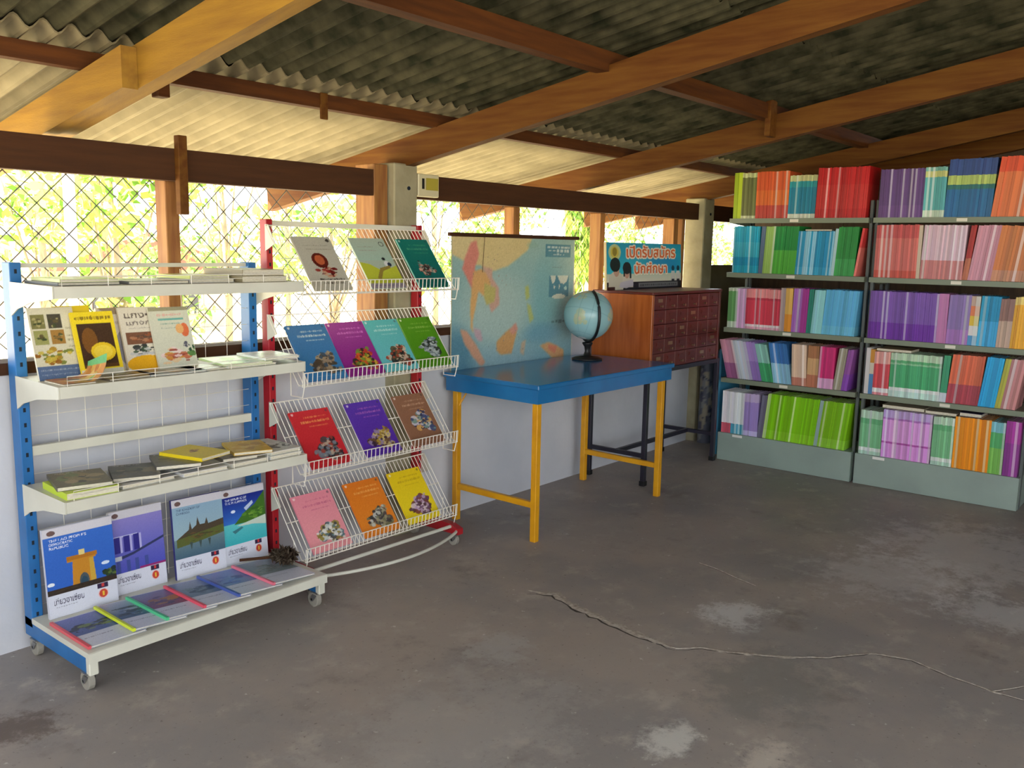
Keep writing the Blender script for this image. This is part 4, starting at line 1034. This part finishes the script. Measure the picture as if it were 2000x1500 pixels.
MB().bevbox((MX0 - .02, 3.104, MZ1 - .012), (MX1 + .03, 3.124, MZ1 + .008), .003).build('top_rod', M['wood_dark'], mp_)
MB().tube([(MX0 - .005, 3.1185, .730), (MX1 + .005, 3.1185, .730)], .006, 8).build('bottom_rod', M['wood_dark'], mp_)
MB().tube([(3.55, 3.106, 1.47), (3.54, 3.111, 1.27)], .0015, 4).build('hanging_string', M['wood_dark'], mp_)

# ---- poster board on the cabinet
sg = empty('poster_board', (4.50, 2.965, 1.1585)); sg.rotation_euler = (-D(3), 0, D(1.0)); tag(sg, 'blue printed board with orange thai lettering standing on the cabinet', 'sign')
SW, SH = .93, .285
def sign_canvas():
    c = Canvas(330, 104, (40, 170, 205), 8)
    c.grad(0, .75, (36, 156, 190), (56, 196, 216)); c.ell(.75, .45, .3, .25, (30, 130, 200), .6, .8); c.grad(.66, .84, (206, 214, 190), (240, 234, 214)); c.rect(0, .84, 1, 1, (40, 34, 44))
    c.ell(.10, .21, .075, .13 * 1.3, (206, 214, 150), .95); c.ell(.10, .21, .05, .12, (216, 196, 80)); c.ell(.10, .20, .028, .09, (150, 130, 40))
    c.text('เปิดรับสมัคร', .25, .06, .91, .31, (232, 104, 30), (250, 236, 214), 3); c.text('นักศึกษา', .35, .42, .79, .66, (232, 104, 30), (250, 236, 214), 3)
    # two students with a book
    c.poly([(.02, 1), (.03, .70), (.08, .62), (.17, .64), (.22, .80), (.20, 1)], (216, 208, 186)); c.ell(.12, .60, .035, .12, (206, 160, 136)); c.ell(.105, .47, .062, .15, (26, 24, 26))
    c.poly([(.18, .95), (.20, .74), (.26, .70), (.31, .78), (.33, .95)], (222, 212, 196)); c.ell(.25, .64, .032, .12, (206, 156, 134)); c.ell(.25, .54, .052, .13, (34, 24, 26)); c.rect(.205, .52, .225, .72, (34, 24, 26)); c.rect(.285, .52, .305, .76, (34, 24, 26))
    c.poly([(.17, .84), (.33, .78), (.33, .92), (.24, .97), (.15, .94)], (206, 198, 206)); c.rect(.0, .93, .10, 1, (70, 30, 28))
    for x in (.88, .955): c.ell(x, .55, .022, .06, (30, 60, 80)); c.poly([(x - .035, .84), (x - .025, .62), (x + .025, .62), (x + .035, .84)], (216, 212, 206)); c.rect(x - .02, .80, x + .02, .88, (40, 36, 46))
    c.rect(.40, .87, .95, .96, (150, 150, 150), .8); c.words(.42, .915, .93, .05, (60, 56, 64), .7)
    return c
MB().box((0, 0, 0), (SW, .012, SH)).build('board', cmat((206, 190, 160)), sg, local=True)
link('board_print', print_mesh('board_print', sign_canvas(), flat(SW, SH, -.0006), M['print']), sg)
MB().box((-.006, -.002, 0), (0, .014, SH + .002)).build('edge_strip', cmat((226, 206, 160)), sg, local=True)
MB().bevbox((SW - .03, .013, .0), (SW + .02, .03, SH * .8), .002).build('back_strut', M['wood_post'], sg, local=True)

# ---- switch box on the wall plate
sb = empty('switch_box', (3.10, 3.10, 1.63)); tag(sb, 'cream electrical switch box fixed to the wall beam', 'switch box')
MB().bevbox((3.035, 3.075, 1.632), (3.175, 3.108, 1.738), .004).build('housing', cmat((206, 196, 160)), sb)
MB().box((3.085, 3.072, 1.664), (3.165, 3.0765, 1.720)).build('cover_window', cmat((170, 156, 60)), sb)
MB().box((3.058, 3.068, 1.668), (3.068, 3.076, 1.716)).build('switch_lever', M['black'], sb)

# ---- things in the corner behind the stand
def roll(label, x, y, z1, r_, cv, cat='roll', lean_=(.0, .0)):
    o = empty('rolled_poster', (x, y, 0)); tag(o, label, cat, 'rolled posters in the corner')
    me = print_mesh('paper_tube', cv, lambda u, v: (np.cos(u * 6.2832) * r_ + lean_[0] * v, np.sin(u * 6.2832) * r_ + lean_[1] * v, v * z1 + .001), M['print']); me.polygons.foreach_set('use_smooth', [True] * len(me.polygons))
    link('paper_tube', me, o); MB().lathe([(r_ * .7, .002), (r_ * .7, z1 - .002)], (0, 0, 0), 14).build('inner_roll', M['pages'], o, local=True)
cv = Canvas(24, 60, (90, 92, 104), 21); cv.cluster(.5, .5, .5, .5, PIC((50, 54, 70), (130, 130, 130), (70, 70, 90), (150, 140, 120)), 60, .15)
roll('rolled dark mottled poster standing in the corner', 5.93, 3.005, .66, .05, cv)
cv = Canvas(16, 40, (96, 128, 160), 22); cv.cluster(.5, .5, .5, .5, PIC((80, 110, 150), (120, 150, 180), (200, 200, 150)), 30, .2)
roll('rolled blue poster standing in the corner', 6.03, 2.955, .68, .035, cv)
bb = empty('blue_board', (5.60, 2.80, 0)); tag(bb, 'light blue painted board standing behind the bookcase end', 'board')
MB().bevbox((5.62, 2.745, .001), (6.10, 2.765, .74), .003).build('panel', mat('light_blue_paint', rgb(64, 150, 190), .5, noise=(4, rgb(84, 166, 200), 6)), bb)
# ================================================================== BOOKCASES
BXF = 5.50                                  # front of the shelves
SZ = [1.615, 1.265, .902, .563, .190]       # tops of the shelves, the last is the base
UN = [(1.785, 2.690), (.865, 1.770)]        # the two units along y
for ui, (ya, yb) in enumerate(UN):
    bc = empty('steel_bookcase', (5.70, (ya + yb) / 2, 0))
    tag(bc, ('grey green steel bookcase standing next to the drawer cabinet', 'grey green steel bookcase standing farther along from the drawer cabinet')[ui], 'bookcase')
    for y0 in (ya, yb - .018):
        for x0 in ((5.800, 5.840) if (ui == 0 and y0 > ya) else (5.552, 5.840)):
            MB().bevbox((x0, y0, 0), (x0 + .03, y0 + .018, 1.72), .002).build('upright', M['post_grey'], bc)
    for z in SZ[:4]:
        sh = MB().prism([(BXF, z - .030), (BXF, z), (5.835, z), (5.835, z - .006), (BXF + .008, z - .006), (BXF + .008, z - .030)], 'y', ya + .006, yb - .006)
        # prism along y takes (x, z)
        sh = sh.build('shelf', M['shelf_edge'], bc)
        for yy in (ya + .007, yb - .010):
            MB().prism([(BXF + .01, z - .029), (BXF + .01, z - .006), (5.835, z - .006), (5.835, z - .05)], 'y', yy, yy + .003).build('shelf_bracket', M['shelf_edge'], sh)
        yl = ya + (yb - ya) * (.48 if ui == 0 else .43)
        MB().box((BXF - .0012, yl, z - .024), (BXF, yl + .055, z - .006)).build('shelf_label', cmat((222, 216, 200)), sh)
    z = SZ[4]
    bs = MB().prism([(BXF, .003), (BXF, z), (5.835, z), (5.835, z - .010), (BXF + .010, z - .010), (BXF + .010, .003)], 'y', ya + .006, yb - .006).build('base_plinth', M['shelf_green'], bc)
    for yy in (ya + .004, yb - .010):
        MB().box((BXF + .002, yy, .003), (5.84, yy + .006, z - .001)).build('plinth_side', M['shelf_green'], bs)
    yl = ya + (yb - ya) * .80
    MB().box((BXF - .0012, yl, z - .020), (BXF, yl + .07, z - .004)).build('shelf_label', cmat((232, 230, 224)), bs)

# group: px range along the shelf, height, lean (deg, + = top away from the window wall), thickness, colour name, bands bottom->top
def S(*cs):
    return [c if isinstance(c[0], float) else (1.0, c) for c in cs]
ROWS = {
 (0, 0): [(1431, 1446, .292, 0, .022, 'lime green', [(1., (168, 190, 40))]),
          (1446, 1474, .288, 0, .011, 'olive', [(.06, (206, 210, 170)), (.90, (112, 118, 70)), (1., (196, 204, 150))]),
          (1474, 1537, .292, 0, .012, 'orange', [(.28, (190, 66, 56)), (.6, (220, 110, 50)), (1., (214, 92, 48))]),
          (1537, 1590, .262, 1, .013, 'teal and cream', [(.10, (210, 216, 200)), (.72, (24, 128, 158)), (.86, (40, 150, 160)), (1., (196, 196, 140))]),
          (1590, 1705, .300, 1.5, .011, 'deep red', [(.18, (186, 30, 34)), (.66, (196, 44, 44)), (1., (190, 24, 30))])],
 (1, 0): [(1714, 1800, .276, 0, .011, 'dark purple', [(.25, (112, 76, 140)), (1., (102, 70, 132))]),
          (1800, 1842, .280, 0, .012, 'aqua', [(.14, (200, 220, 200)), (.80, (90, 176, 180)), (.92, (200, 204, 130)), (1., (120, 180, 170))]),
          (1842, 1934, .318, 2, .014, 'navy blue', [(.48, (30, 104, 160)), (.56, (36, 110, 110)), (.72, (176, 196, 110)), (1., (44, 74, 140))]),
          (1934, 2012, .322, 5, .013, 'orange red', [(.75, (226, 120, 70)), (1., (220, 80, 44))])],
 (0, 1): [(1429, 1480, .300, 0, .012, 'cyan', [(.16, (40, 170, 200)), (.34, (20, 150, 190)), (.66, (60, 180, 204)), (1., (18, 168, 200))]),
          (1480, 1488, .300, 2, .020, 'slate', [(1., (84, 100, 124))]),
          (1488, 1507, .300, 2.5, .014, 'pale green', [(1., (160, 200, 100))]),
          (1507, 1552, .300, 2.5, .013, 'leaf green', [(.5, (84, 176, 60)), (1., (30, 140, 60))]),
          (1552, 1622, .270, 2.5, .011, 'sky cyan', [(.18, (50, 160, 200)), (1., (24, 146, 190))]),
          (1622, 1628, .285, 3, .014, 'pale cyan', [(1., (130, 200, 214))]),
          (1628, 1667, .296, 3, .013, 'emerald', [(.35, (60, 160, 80)), (1., (34, 138, 56))]),
          (1667, 1690, .292, 7, .013, 'coral red', [(.6, (220, 120, 110)), (1., (206, 60, 60))])],
 (1, 1): [(1706, 1788, .308, 0, .013, 'salmon red', [(.14, (206, 86, 70)), (.75, (214, 112, 104)), (1., (200, 84, 84))]),
          (1788, 1795, .306, 0, .016, 'tan', [(1., (206, 150, 96))]),
          (1795, 1878, .306, 1.5, .011, 'pinkish white', [(.35, (206, 130, 130)), (1., (222, 190, 206))]),
          (1878, 1889, .306, 5, .014, 'dark red', [(.4, (196, 110, 80)), (1., (176, 40, 40))]),
          (1889, 1934, .306, 6.5, .012, 'mauve pink', [(1., (214, 150, 170))]),
          (1934, 2012, .304, 6.5, .014, 'brownish orange', [(.2, (200, 140, 110)), (1., (206, 122, 66))])],
 (0, 2): [(1412, 1438, .262, 0, .012, 'muted green', [(.16, (206, 222, 200)), (.92, (110, 168, 104)), (1., (206, 216, 190))]),
          (1438, 1455, .260, 0, .012, 'lilac', [(1., (222, 180, 220))]),
          (1455, 1522, .262, 0, .010, 'rose red', [(.06, (230, 170, 190)), (.12, (240, 226, 226)), (.72, (220, 70, 90)), (.78, (196, 60, 80)), (1., (236, 150, 150))]),
          (1522, 1531, .275, 0, .014, 'grey', [(1., (180, 160, 160))]),
          (1531, 1545, .276, 0, .020, 'amber', [(.4, (226, 150, 50)), (1., (226, 180, 90))]),
          (1545, 1562, .276, 1.5, .014, 'violet grey', [(1., (170, 110, 190))]),
          (1562, 1574, .276, 1.5, .014, 'magenta', [(1., (176, 60, 150))]),
          (1574, 1583, .276, 2, .018, 'dark green', [(1., (40, 130, 110))]),
          (1583, 1604, .272, 3, .012, 'pale aqua', [(1., (150, 214, 220))]),
          (1604, 1680, .276, 3.5, .012, 'light blue', [(.2, (110, 190, 220)), (1., (96, 180, 220))])],
 (1, 2): [(1694, 1828, .282, 0, .0115, 'violet', [(.35, (112, 44, 160)), (1., (126, 84, 170))]),
          (1828, 1847, .282, 0, .012, 'dusty mauve', [(1., (190, 120, 170))]),
          (1847, 1889, .280, 1, .013, 'lavender', [(.3, (170, 120, 190)), (1., (146, 120, 180))]),
          (1889, 1907, .278, 1, .020, 'rainbow striped', [(.2, (80, 160, 210)), (.4, (226, 226, 220)), (.6, (226, 196, 60)), (.8, (226, 130, 80)), (1., (196, 170, 150))]),
          (1907, 1945, .280, 2, .013, 'bright blue', [(.5, (60, 170, 220)), (1., (20, 146, 190))]),
          (1945, 1972, .270, 2, .014, 'grey brown', [(.55, (200, 170, 150)), (1., (150, 110, 100))]),
          (1972, 2014, .282, 2, .013, 'amber yellow', [(.85, (236, 170, 40)), (1., (236, 206, 120))])],
 (0, 3): [(1421, 1446, .262, -15, .012, 'mauve', [(.4, (160, 96, 140)), (1., (206, 150, 170))]),
          (1446, 1466, .262, -15, .014, 'greyish white', [(1., (206, 214, 226))]),
          (1466, 1489, .258, -15, .022, 'purple', [(.5, (150, 120, 190)), (1., (170, 140, 206))]),
          (1489, 1512, .250, -15, .013, 'green striped', [(.5, (70, 170, 110)), (1., (150, 206, 190))]),
          (1512, 1547, .262, -11, .013, 'steel blue', [(.5, (150, 200, 226)), (1., (64, 124, 190))]),
          (1547, 1575, .262, -3, .014, 'cream', [(.2, (196, 130, 110)), (1., (226, 196, 170))]),
          (1575, 1597, .262, 0, .016, 'caramel', [(.3, (190, 120, 90)), (.7, (214, 170, 120)), (1., (176, 120, 80))]),
          (1597, 1627, .262, 1, .014, 'hot pink', [(.25, (226, 170, 210)), (1., (214, 50, 120))]),
          (1627, 1643, .262, 6, .014, 'grey and olive', [(1., (160, 150, 130))]),
          (1643, 1660, .258, 7, .016, 'plum', [(.4, (150, 80, 190)), (1., (160, 90, 170))])],
 (1, 3): [(1688, 1696, .280, 0, .020, 'black and white', [(1., (226, 224, 220))]),
          (1696, 1704, .270, 0, .020, 'blue banded', [(.45, (90, 150, 200)), (.7, (236, 226, 200)), (1., (226, 160, 60))]),
          (1704, 1735, .262, 0, .012, 'red and white', [(.06, (230, 150, 160)), (.16, (244, 240, 240)), (.72, (220, 80, 90)), (1., (236, 170, 160))]),
          (1736, 1835, .262, 0, .011, 'mint green', [(.14, (206, 236, 226)), (.22, (236, 244, 240)), (.74, (80, 180, 120)), (.78, (150, 206, 160)), (.84, (96, 180, 120)), (1., (196, 224, 190))]),
          (1835, 1848, .272, 2, .014, 'jade green', [(.2, (220, 226, 236)), (1., (70, 166, 120))]),
          (1848, 1911, .282, 4, .013, 'rust red', [(.4, (180, 70, 84)), (1., (226, 110, 76))]),
          (1911, 1944, .282, 6, .012, 'azure', [(1., (40, 170, 226))]),
          (1944, 1955, .282, 7, .014, 'lime and orange', [(1., (200, 196, 80))]),
          (1955, 1990, .282, 7, .014, 'dusty pink', [(1., (206, 140, 140))]),
          (1990, 2014, .280, 7, .016, 'brown', [(.3, (206, 160, 130)), (1., (176, 100, 50))])],
 (0, 4): [(1401, 1428, .282, 0, .012, 'white with red foot', [(.24, (220, 100, 120)), (1., (244, 240, 244))]),
          (1428, 1453, .282, 0, .012, 'white with blue foot', [(.24, (80, 170, 200)), (1., (240, 240, 246))]),
          (1453, 1480, .284, 0, .013, 'pale violet', [(.12, (206, 196, 236)), (.8, (164, 140, 206)), (1., (196, 176, 214))]),
          (1480, 1490, .286, 4.5, .018, 'charcoal', [(1., (120, 116, 140))]),
          (1490, 1590, .300, 5.0, .0115, 'apple green', [(.2, (150, 214, 40)), (1., (134, 204, 8))]),
          (1590, 1597, .298, 5.5, .016, 'pale grey', [(1., (170, 196, 196))]),
          (1597, 1654, .298, 5.5, .012, 'grass green', [(.2, (154, 216, 60)), (1., (136, 200, 14))])],
 (1, 4): [(1673, 1721, .272, 0, .012, 'soft green', [(.08, (190, 226, 206)), (.16, (238, 246, 240)), (.70, (134, 204, 150)), (.82, (110, 186, 130)), (1., (196, 226, 200))]),
          (1722, 1817, .290, 0, .012, 'orchid pink', [(.3, (222, 150, 222)), (.34, (180, 80, 170)), (.8, (226, 160, 226)), (.84, (176, 110, 190)), (1., (190, 160, 214))]),
          (1819, 1860, .286, 0, .012, 'pistachio', [(.08, (190, 226, 206)), (.16, (238, 246, 240)), (.72, (134, 204, 150)), (.84, (110, 186, 130)), (1., (196, 226, 200))]),
          (1861, 1931, .300, 0, .012, 'vivid orange', [(1., (250, 152, 14))]),
          (1931, 1959, .296, 0, .012, 'green mixed', [(.5, (130, 196, 90)), (.8, (90, 180, 110)), (1., (130, 196, 206))]),
          (1960, 1990, .310, 0, .013, 'bright purple', [(.6, (150, 60, 150)), (1., (176, 60, 160))])],
}
SHN = ['top', 'second', 'third', 'fourth', 'lowest']
SHY = [430, 535, 645, 745, 850]
def book_mesh(t, d, h, bands, jit):
    """U-shaped cover with page block; spine at x=0 towards -x, thickness along y (0..t), z up"""
    c = .0011; mb = MB(); cols = []
    zl = [0.0] + [b_[0] * h for b_ in bands]
    out = [(0, 0), (d, 0), (d, c), (c, c), (c, t - c), (d, t - c), (d, t), (0, t)]
    J = lambda col: tuple(min(1, max(0, v * j)) for v, j in zip(rgb(*col), jit))
    n = 8
    for i in range(len(bands)):
        vs = [(x, y, zl[i]) for x, y in out] + [(x, y, zl[i + 1]) for x, y in out]
        mb.add(vs, [(k, (k + 1) % n, n + (k + 1) % n, n + k) for k in range(n)]); cols += [J(bands[i][1])] * n
    for z, col, fl_ in ((h, bands[-1][1], 0), (0, bands[0][1], 1)):
        vs = [(x, y, z) for x, y in out]
        q = [(0, 1, 2, 3), (0, 3, 4, 7), (4, 5, 6, 7)]
        mb.add(vs, [f[::-1] if fl_ else f for f in q]); cols += [J(col)] * 3
    pg = rgb(222, 214, 196)
    mb.box((c, c, .002), (d - .003, t - c, h - .002)); cols += [pg] * 6
    mb.c = cols
    return mb
br = random.Random(99)
ALL = []
for (ui, ri), groups in ROWS.items():
    ya, yb = UN[ui]; zs = SZ[ri] + .0006
    ycur = yb - .020
    for gi, (p0, p1, h, ln, t0, cn, bands) in enumerate(groups):
        y0 = on_x(p0, SHY[ri] + (p0 - 1700) * .04 * ri, BXF + .012).y; y1 = on_x(p1, SHY[ri] + (p1 - 1700) * .04 * ri, BXF + .012).y
        y0 = min(y0, ycur); y1 = max(y1, ya + .020)
        a = D(ln); pit = t0 / math.cos(a)
        n = max(1, round((y0 - y1) / (pit + .0004)))
        tt = max(.006, ((y0 - y1) / n - .0004) * math.cos(a)); y = y0
        for k in range(n):
            if y - tt / math.cos(a) - max(0, h * math.sin(a)) < ya + .020: break
            hh = h * br.uniform(.992, 1.006); xo = BXF + .012 + br.uniform(0, .006)
            j = br.uniform(.70, 1.12); jit = (j * br.uniform(.96, 1.04), j * br.uniform(.96, 1.04), j * br.uniform(.96, 1.04))
            bd = bands
            if br.random() < .14: bd = [(f, tuple(int(v * .45 + 245 * .55) for v in c_)) for f, c_ in bands]
            ALL.append(dict(u=ui, r=ri, y=y, t=tt, h=hh, x=xo, z=zs, a=a, bands=bd, jit=jit, cn=cn, gi=gi, k=k, d=.195))
            y -= tt / math.cos(a) + .0004
        ycur = y
for b_ in ALL:
    p = proj((b_['x'], b_['y'] - b_['t'] / 2, b_['z'] + b_['h'] / 2))
    b_['area'] = b_['t'] * b_['h'] / p[2] ** 2 if p[0] < 1998 else 0
order = sorted(range(len(ALL)), key=lambda i: -ALL[i]['area'])
single = set(order[:300])
uw = ['cabinet-side bookcase', 'farther bookcase']
ORD = ('first second third fourth fifth sixth seventh eighth ninth tenth eleventh twelfth thirteenth fourteenth fifteenth sixteenth seventeenth eighteenth nineteenth twentieth '
       'twenty-first twenty-second twenty-third twenty-fourth twenty-fifth twenty-sixth twenty-seventh twenty-eighth twenty-ninth thirtieth thirty-first thirty-second thirty-third thirty-fourth thirty-fifth thirty-sixth thirty-seventh thirty-eighth thirty-ninth fortieth').split()
rest = MB(); rest.c = []
for i, b_ in enumerate(ALL):
    mb = book_mesh(b_['t'], b_['d'], b_['h'], b_['bands'], b_['jit'])
    # a leaning book pivots on the lower corner of the side it leans towards; +a tips the top towards -y
    R_ = Matrix.Rotation(b_['a'], 3, 'X')
    ct = b_['t'] / math.cos(b_['a'])
    piv = Vector((b_['x'], b_['y'] - ct, b_['z'])) if b_['a'] >= 0 else Vector((b_['x'], b_['y'], b_['z']))
    if b_['a'] >= 0:
        V = [R_ @ Vector(v) for v in mb.v]
    else:
        V = [R_ @ (Vector(v) - Vector((0, b_['t'], 0))) for v in mb.v]
    if i in single:
        mb.v = [tuple(v) for v in V]
        o = mb.build('book', M['booktint'], None); o.location = piv
        lab = f"{ORD[b_['k']]} {b_['cn']} book from the cabinet end, {SHN[b_['r']]} shelf of {uw[b_['u']]}"
        tag(o, lab, 'book', f"{b_['cn']} books on the {SHN[b_['r']]} shelf")
    else:
        o0 = len(rest.v); rest.v += [tuple(v + piv) for v in V]; rest.f += [tuple(q + o0 for q in f) for f in mb.f]; rest.mi += mb.mi; rest.c += mb.c
o = rest.build('shelved_books', M['booktint'], None)
tag(o, 'remaining thin books packed upright on the bookcase shelves', 'books', kind='stuff')
# books lying on top of the upright rows
gF = 'books lying on the shelved rows'
def lie(label, y, z, w, d, t, col):
    r_ = empty('lying_book', (5.545, y, z)); tag(r_, label, 'book', gF)
    mb = MB(); mb.box((0, 0, 0), (d, w, .0015)); mb.box((0, 0, t - .0015), (d, w, t)); mb.build('cover', cmat(col), r_, local=True)
    MB().box((.002, .002, .0015), (d - .002, w - .002, t - .0015)).build('pages', M['pages'], r_, local=True)
ztop = SZ[4] + .296
lie('cream paged book lying on the orchid pink row', 1.40, ztop, .24, .18, .018, (206, 190, 160))
lie('cream paged book lying on the pistachio and pink rows', 1.225, ztop - .0025, .17, .18, .016, (190, 176, 150))
lie('navy book lying on the vivid orange row', 1.095, SZ[4] + .3025, .115, .17, .020, (40, 46, 96))
lie('pale book lying on the mint green row', 1.50, SZ[3] + .2645, .20, .17, .014, (200, 176, 140))
lie('brown book lying on the sky cyan row', 2.02, SZ[1] + .2725, .17, .17, .010, (110, 84, 60))
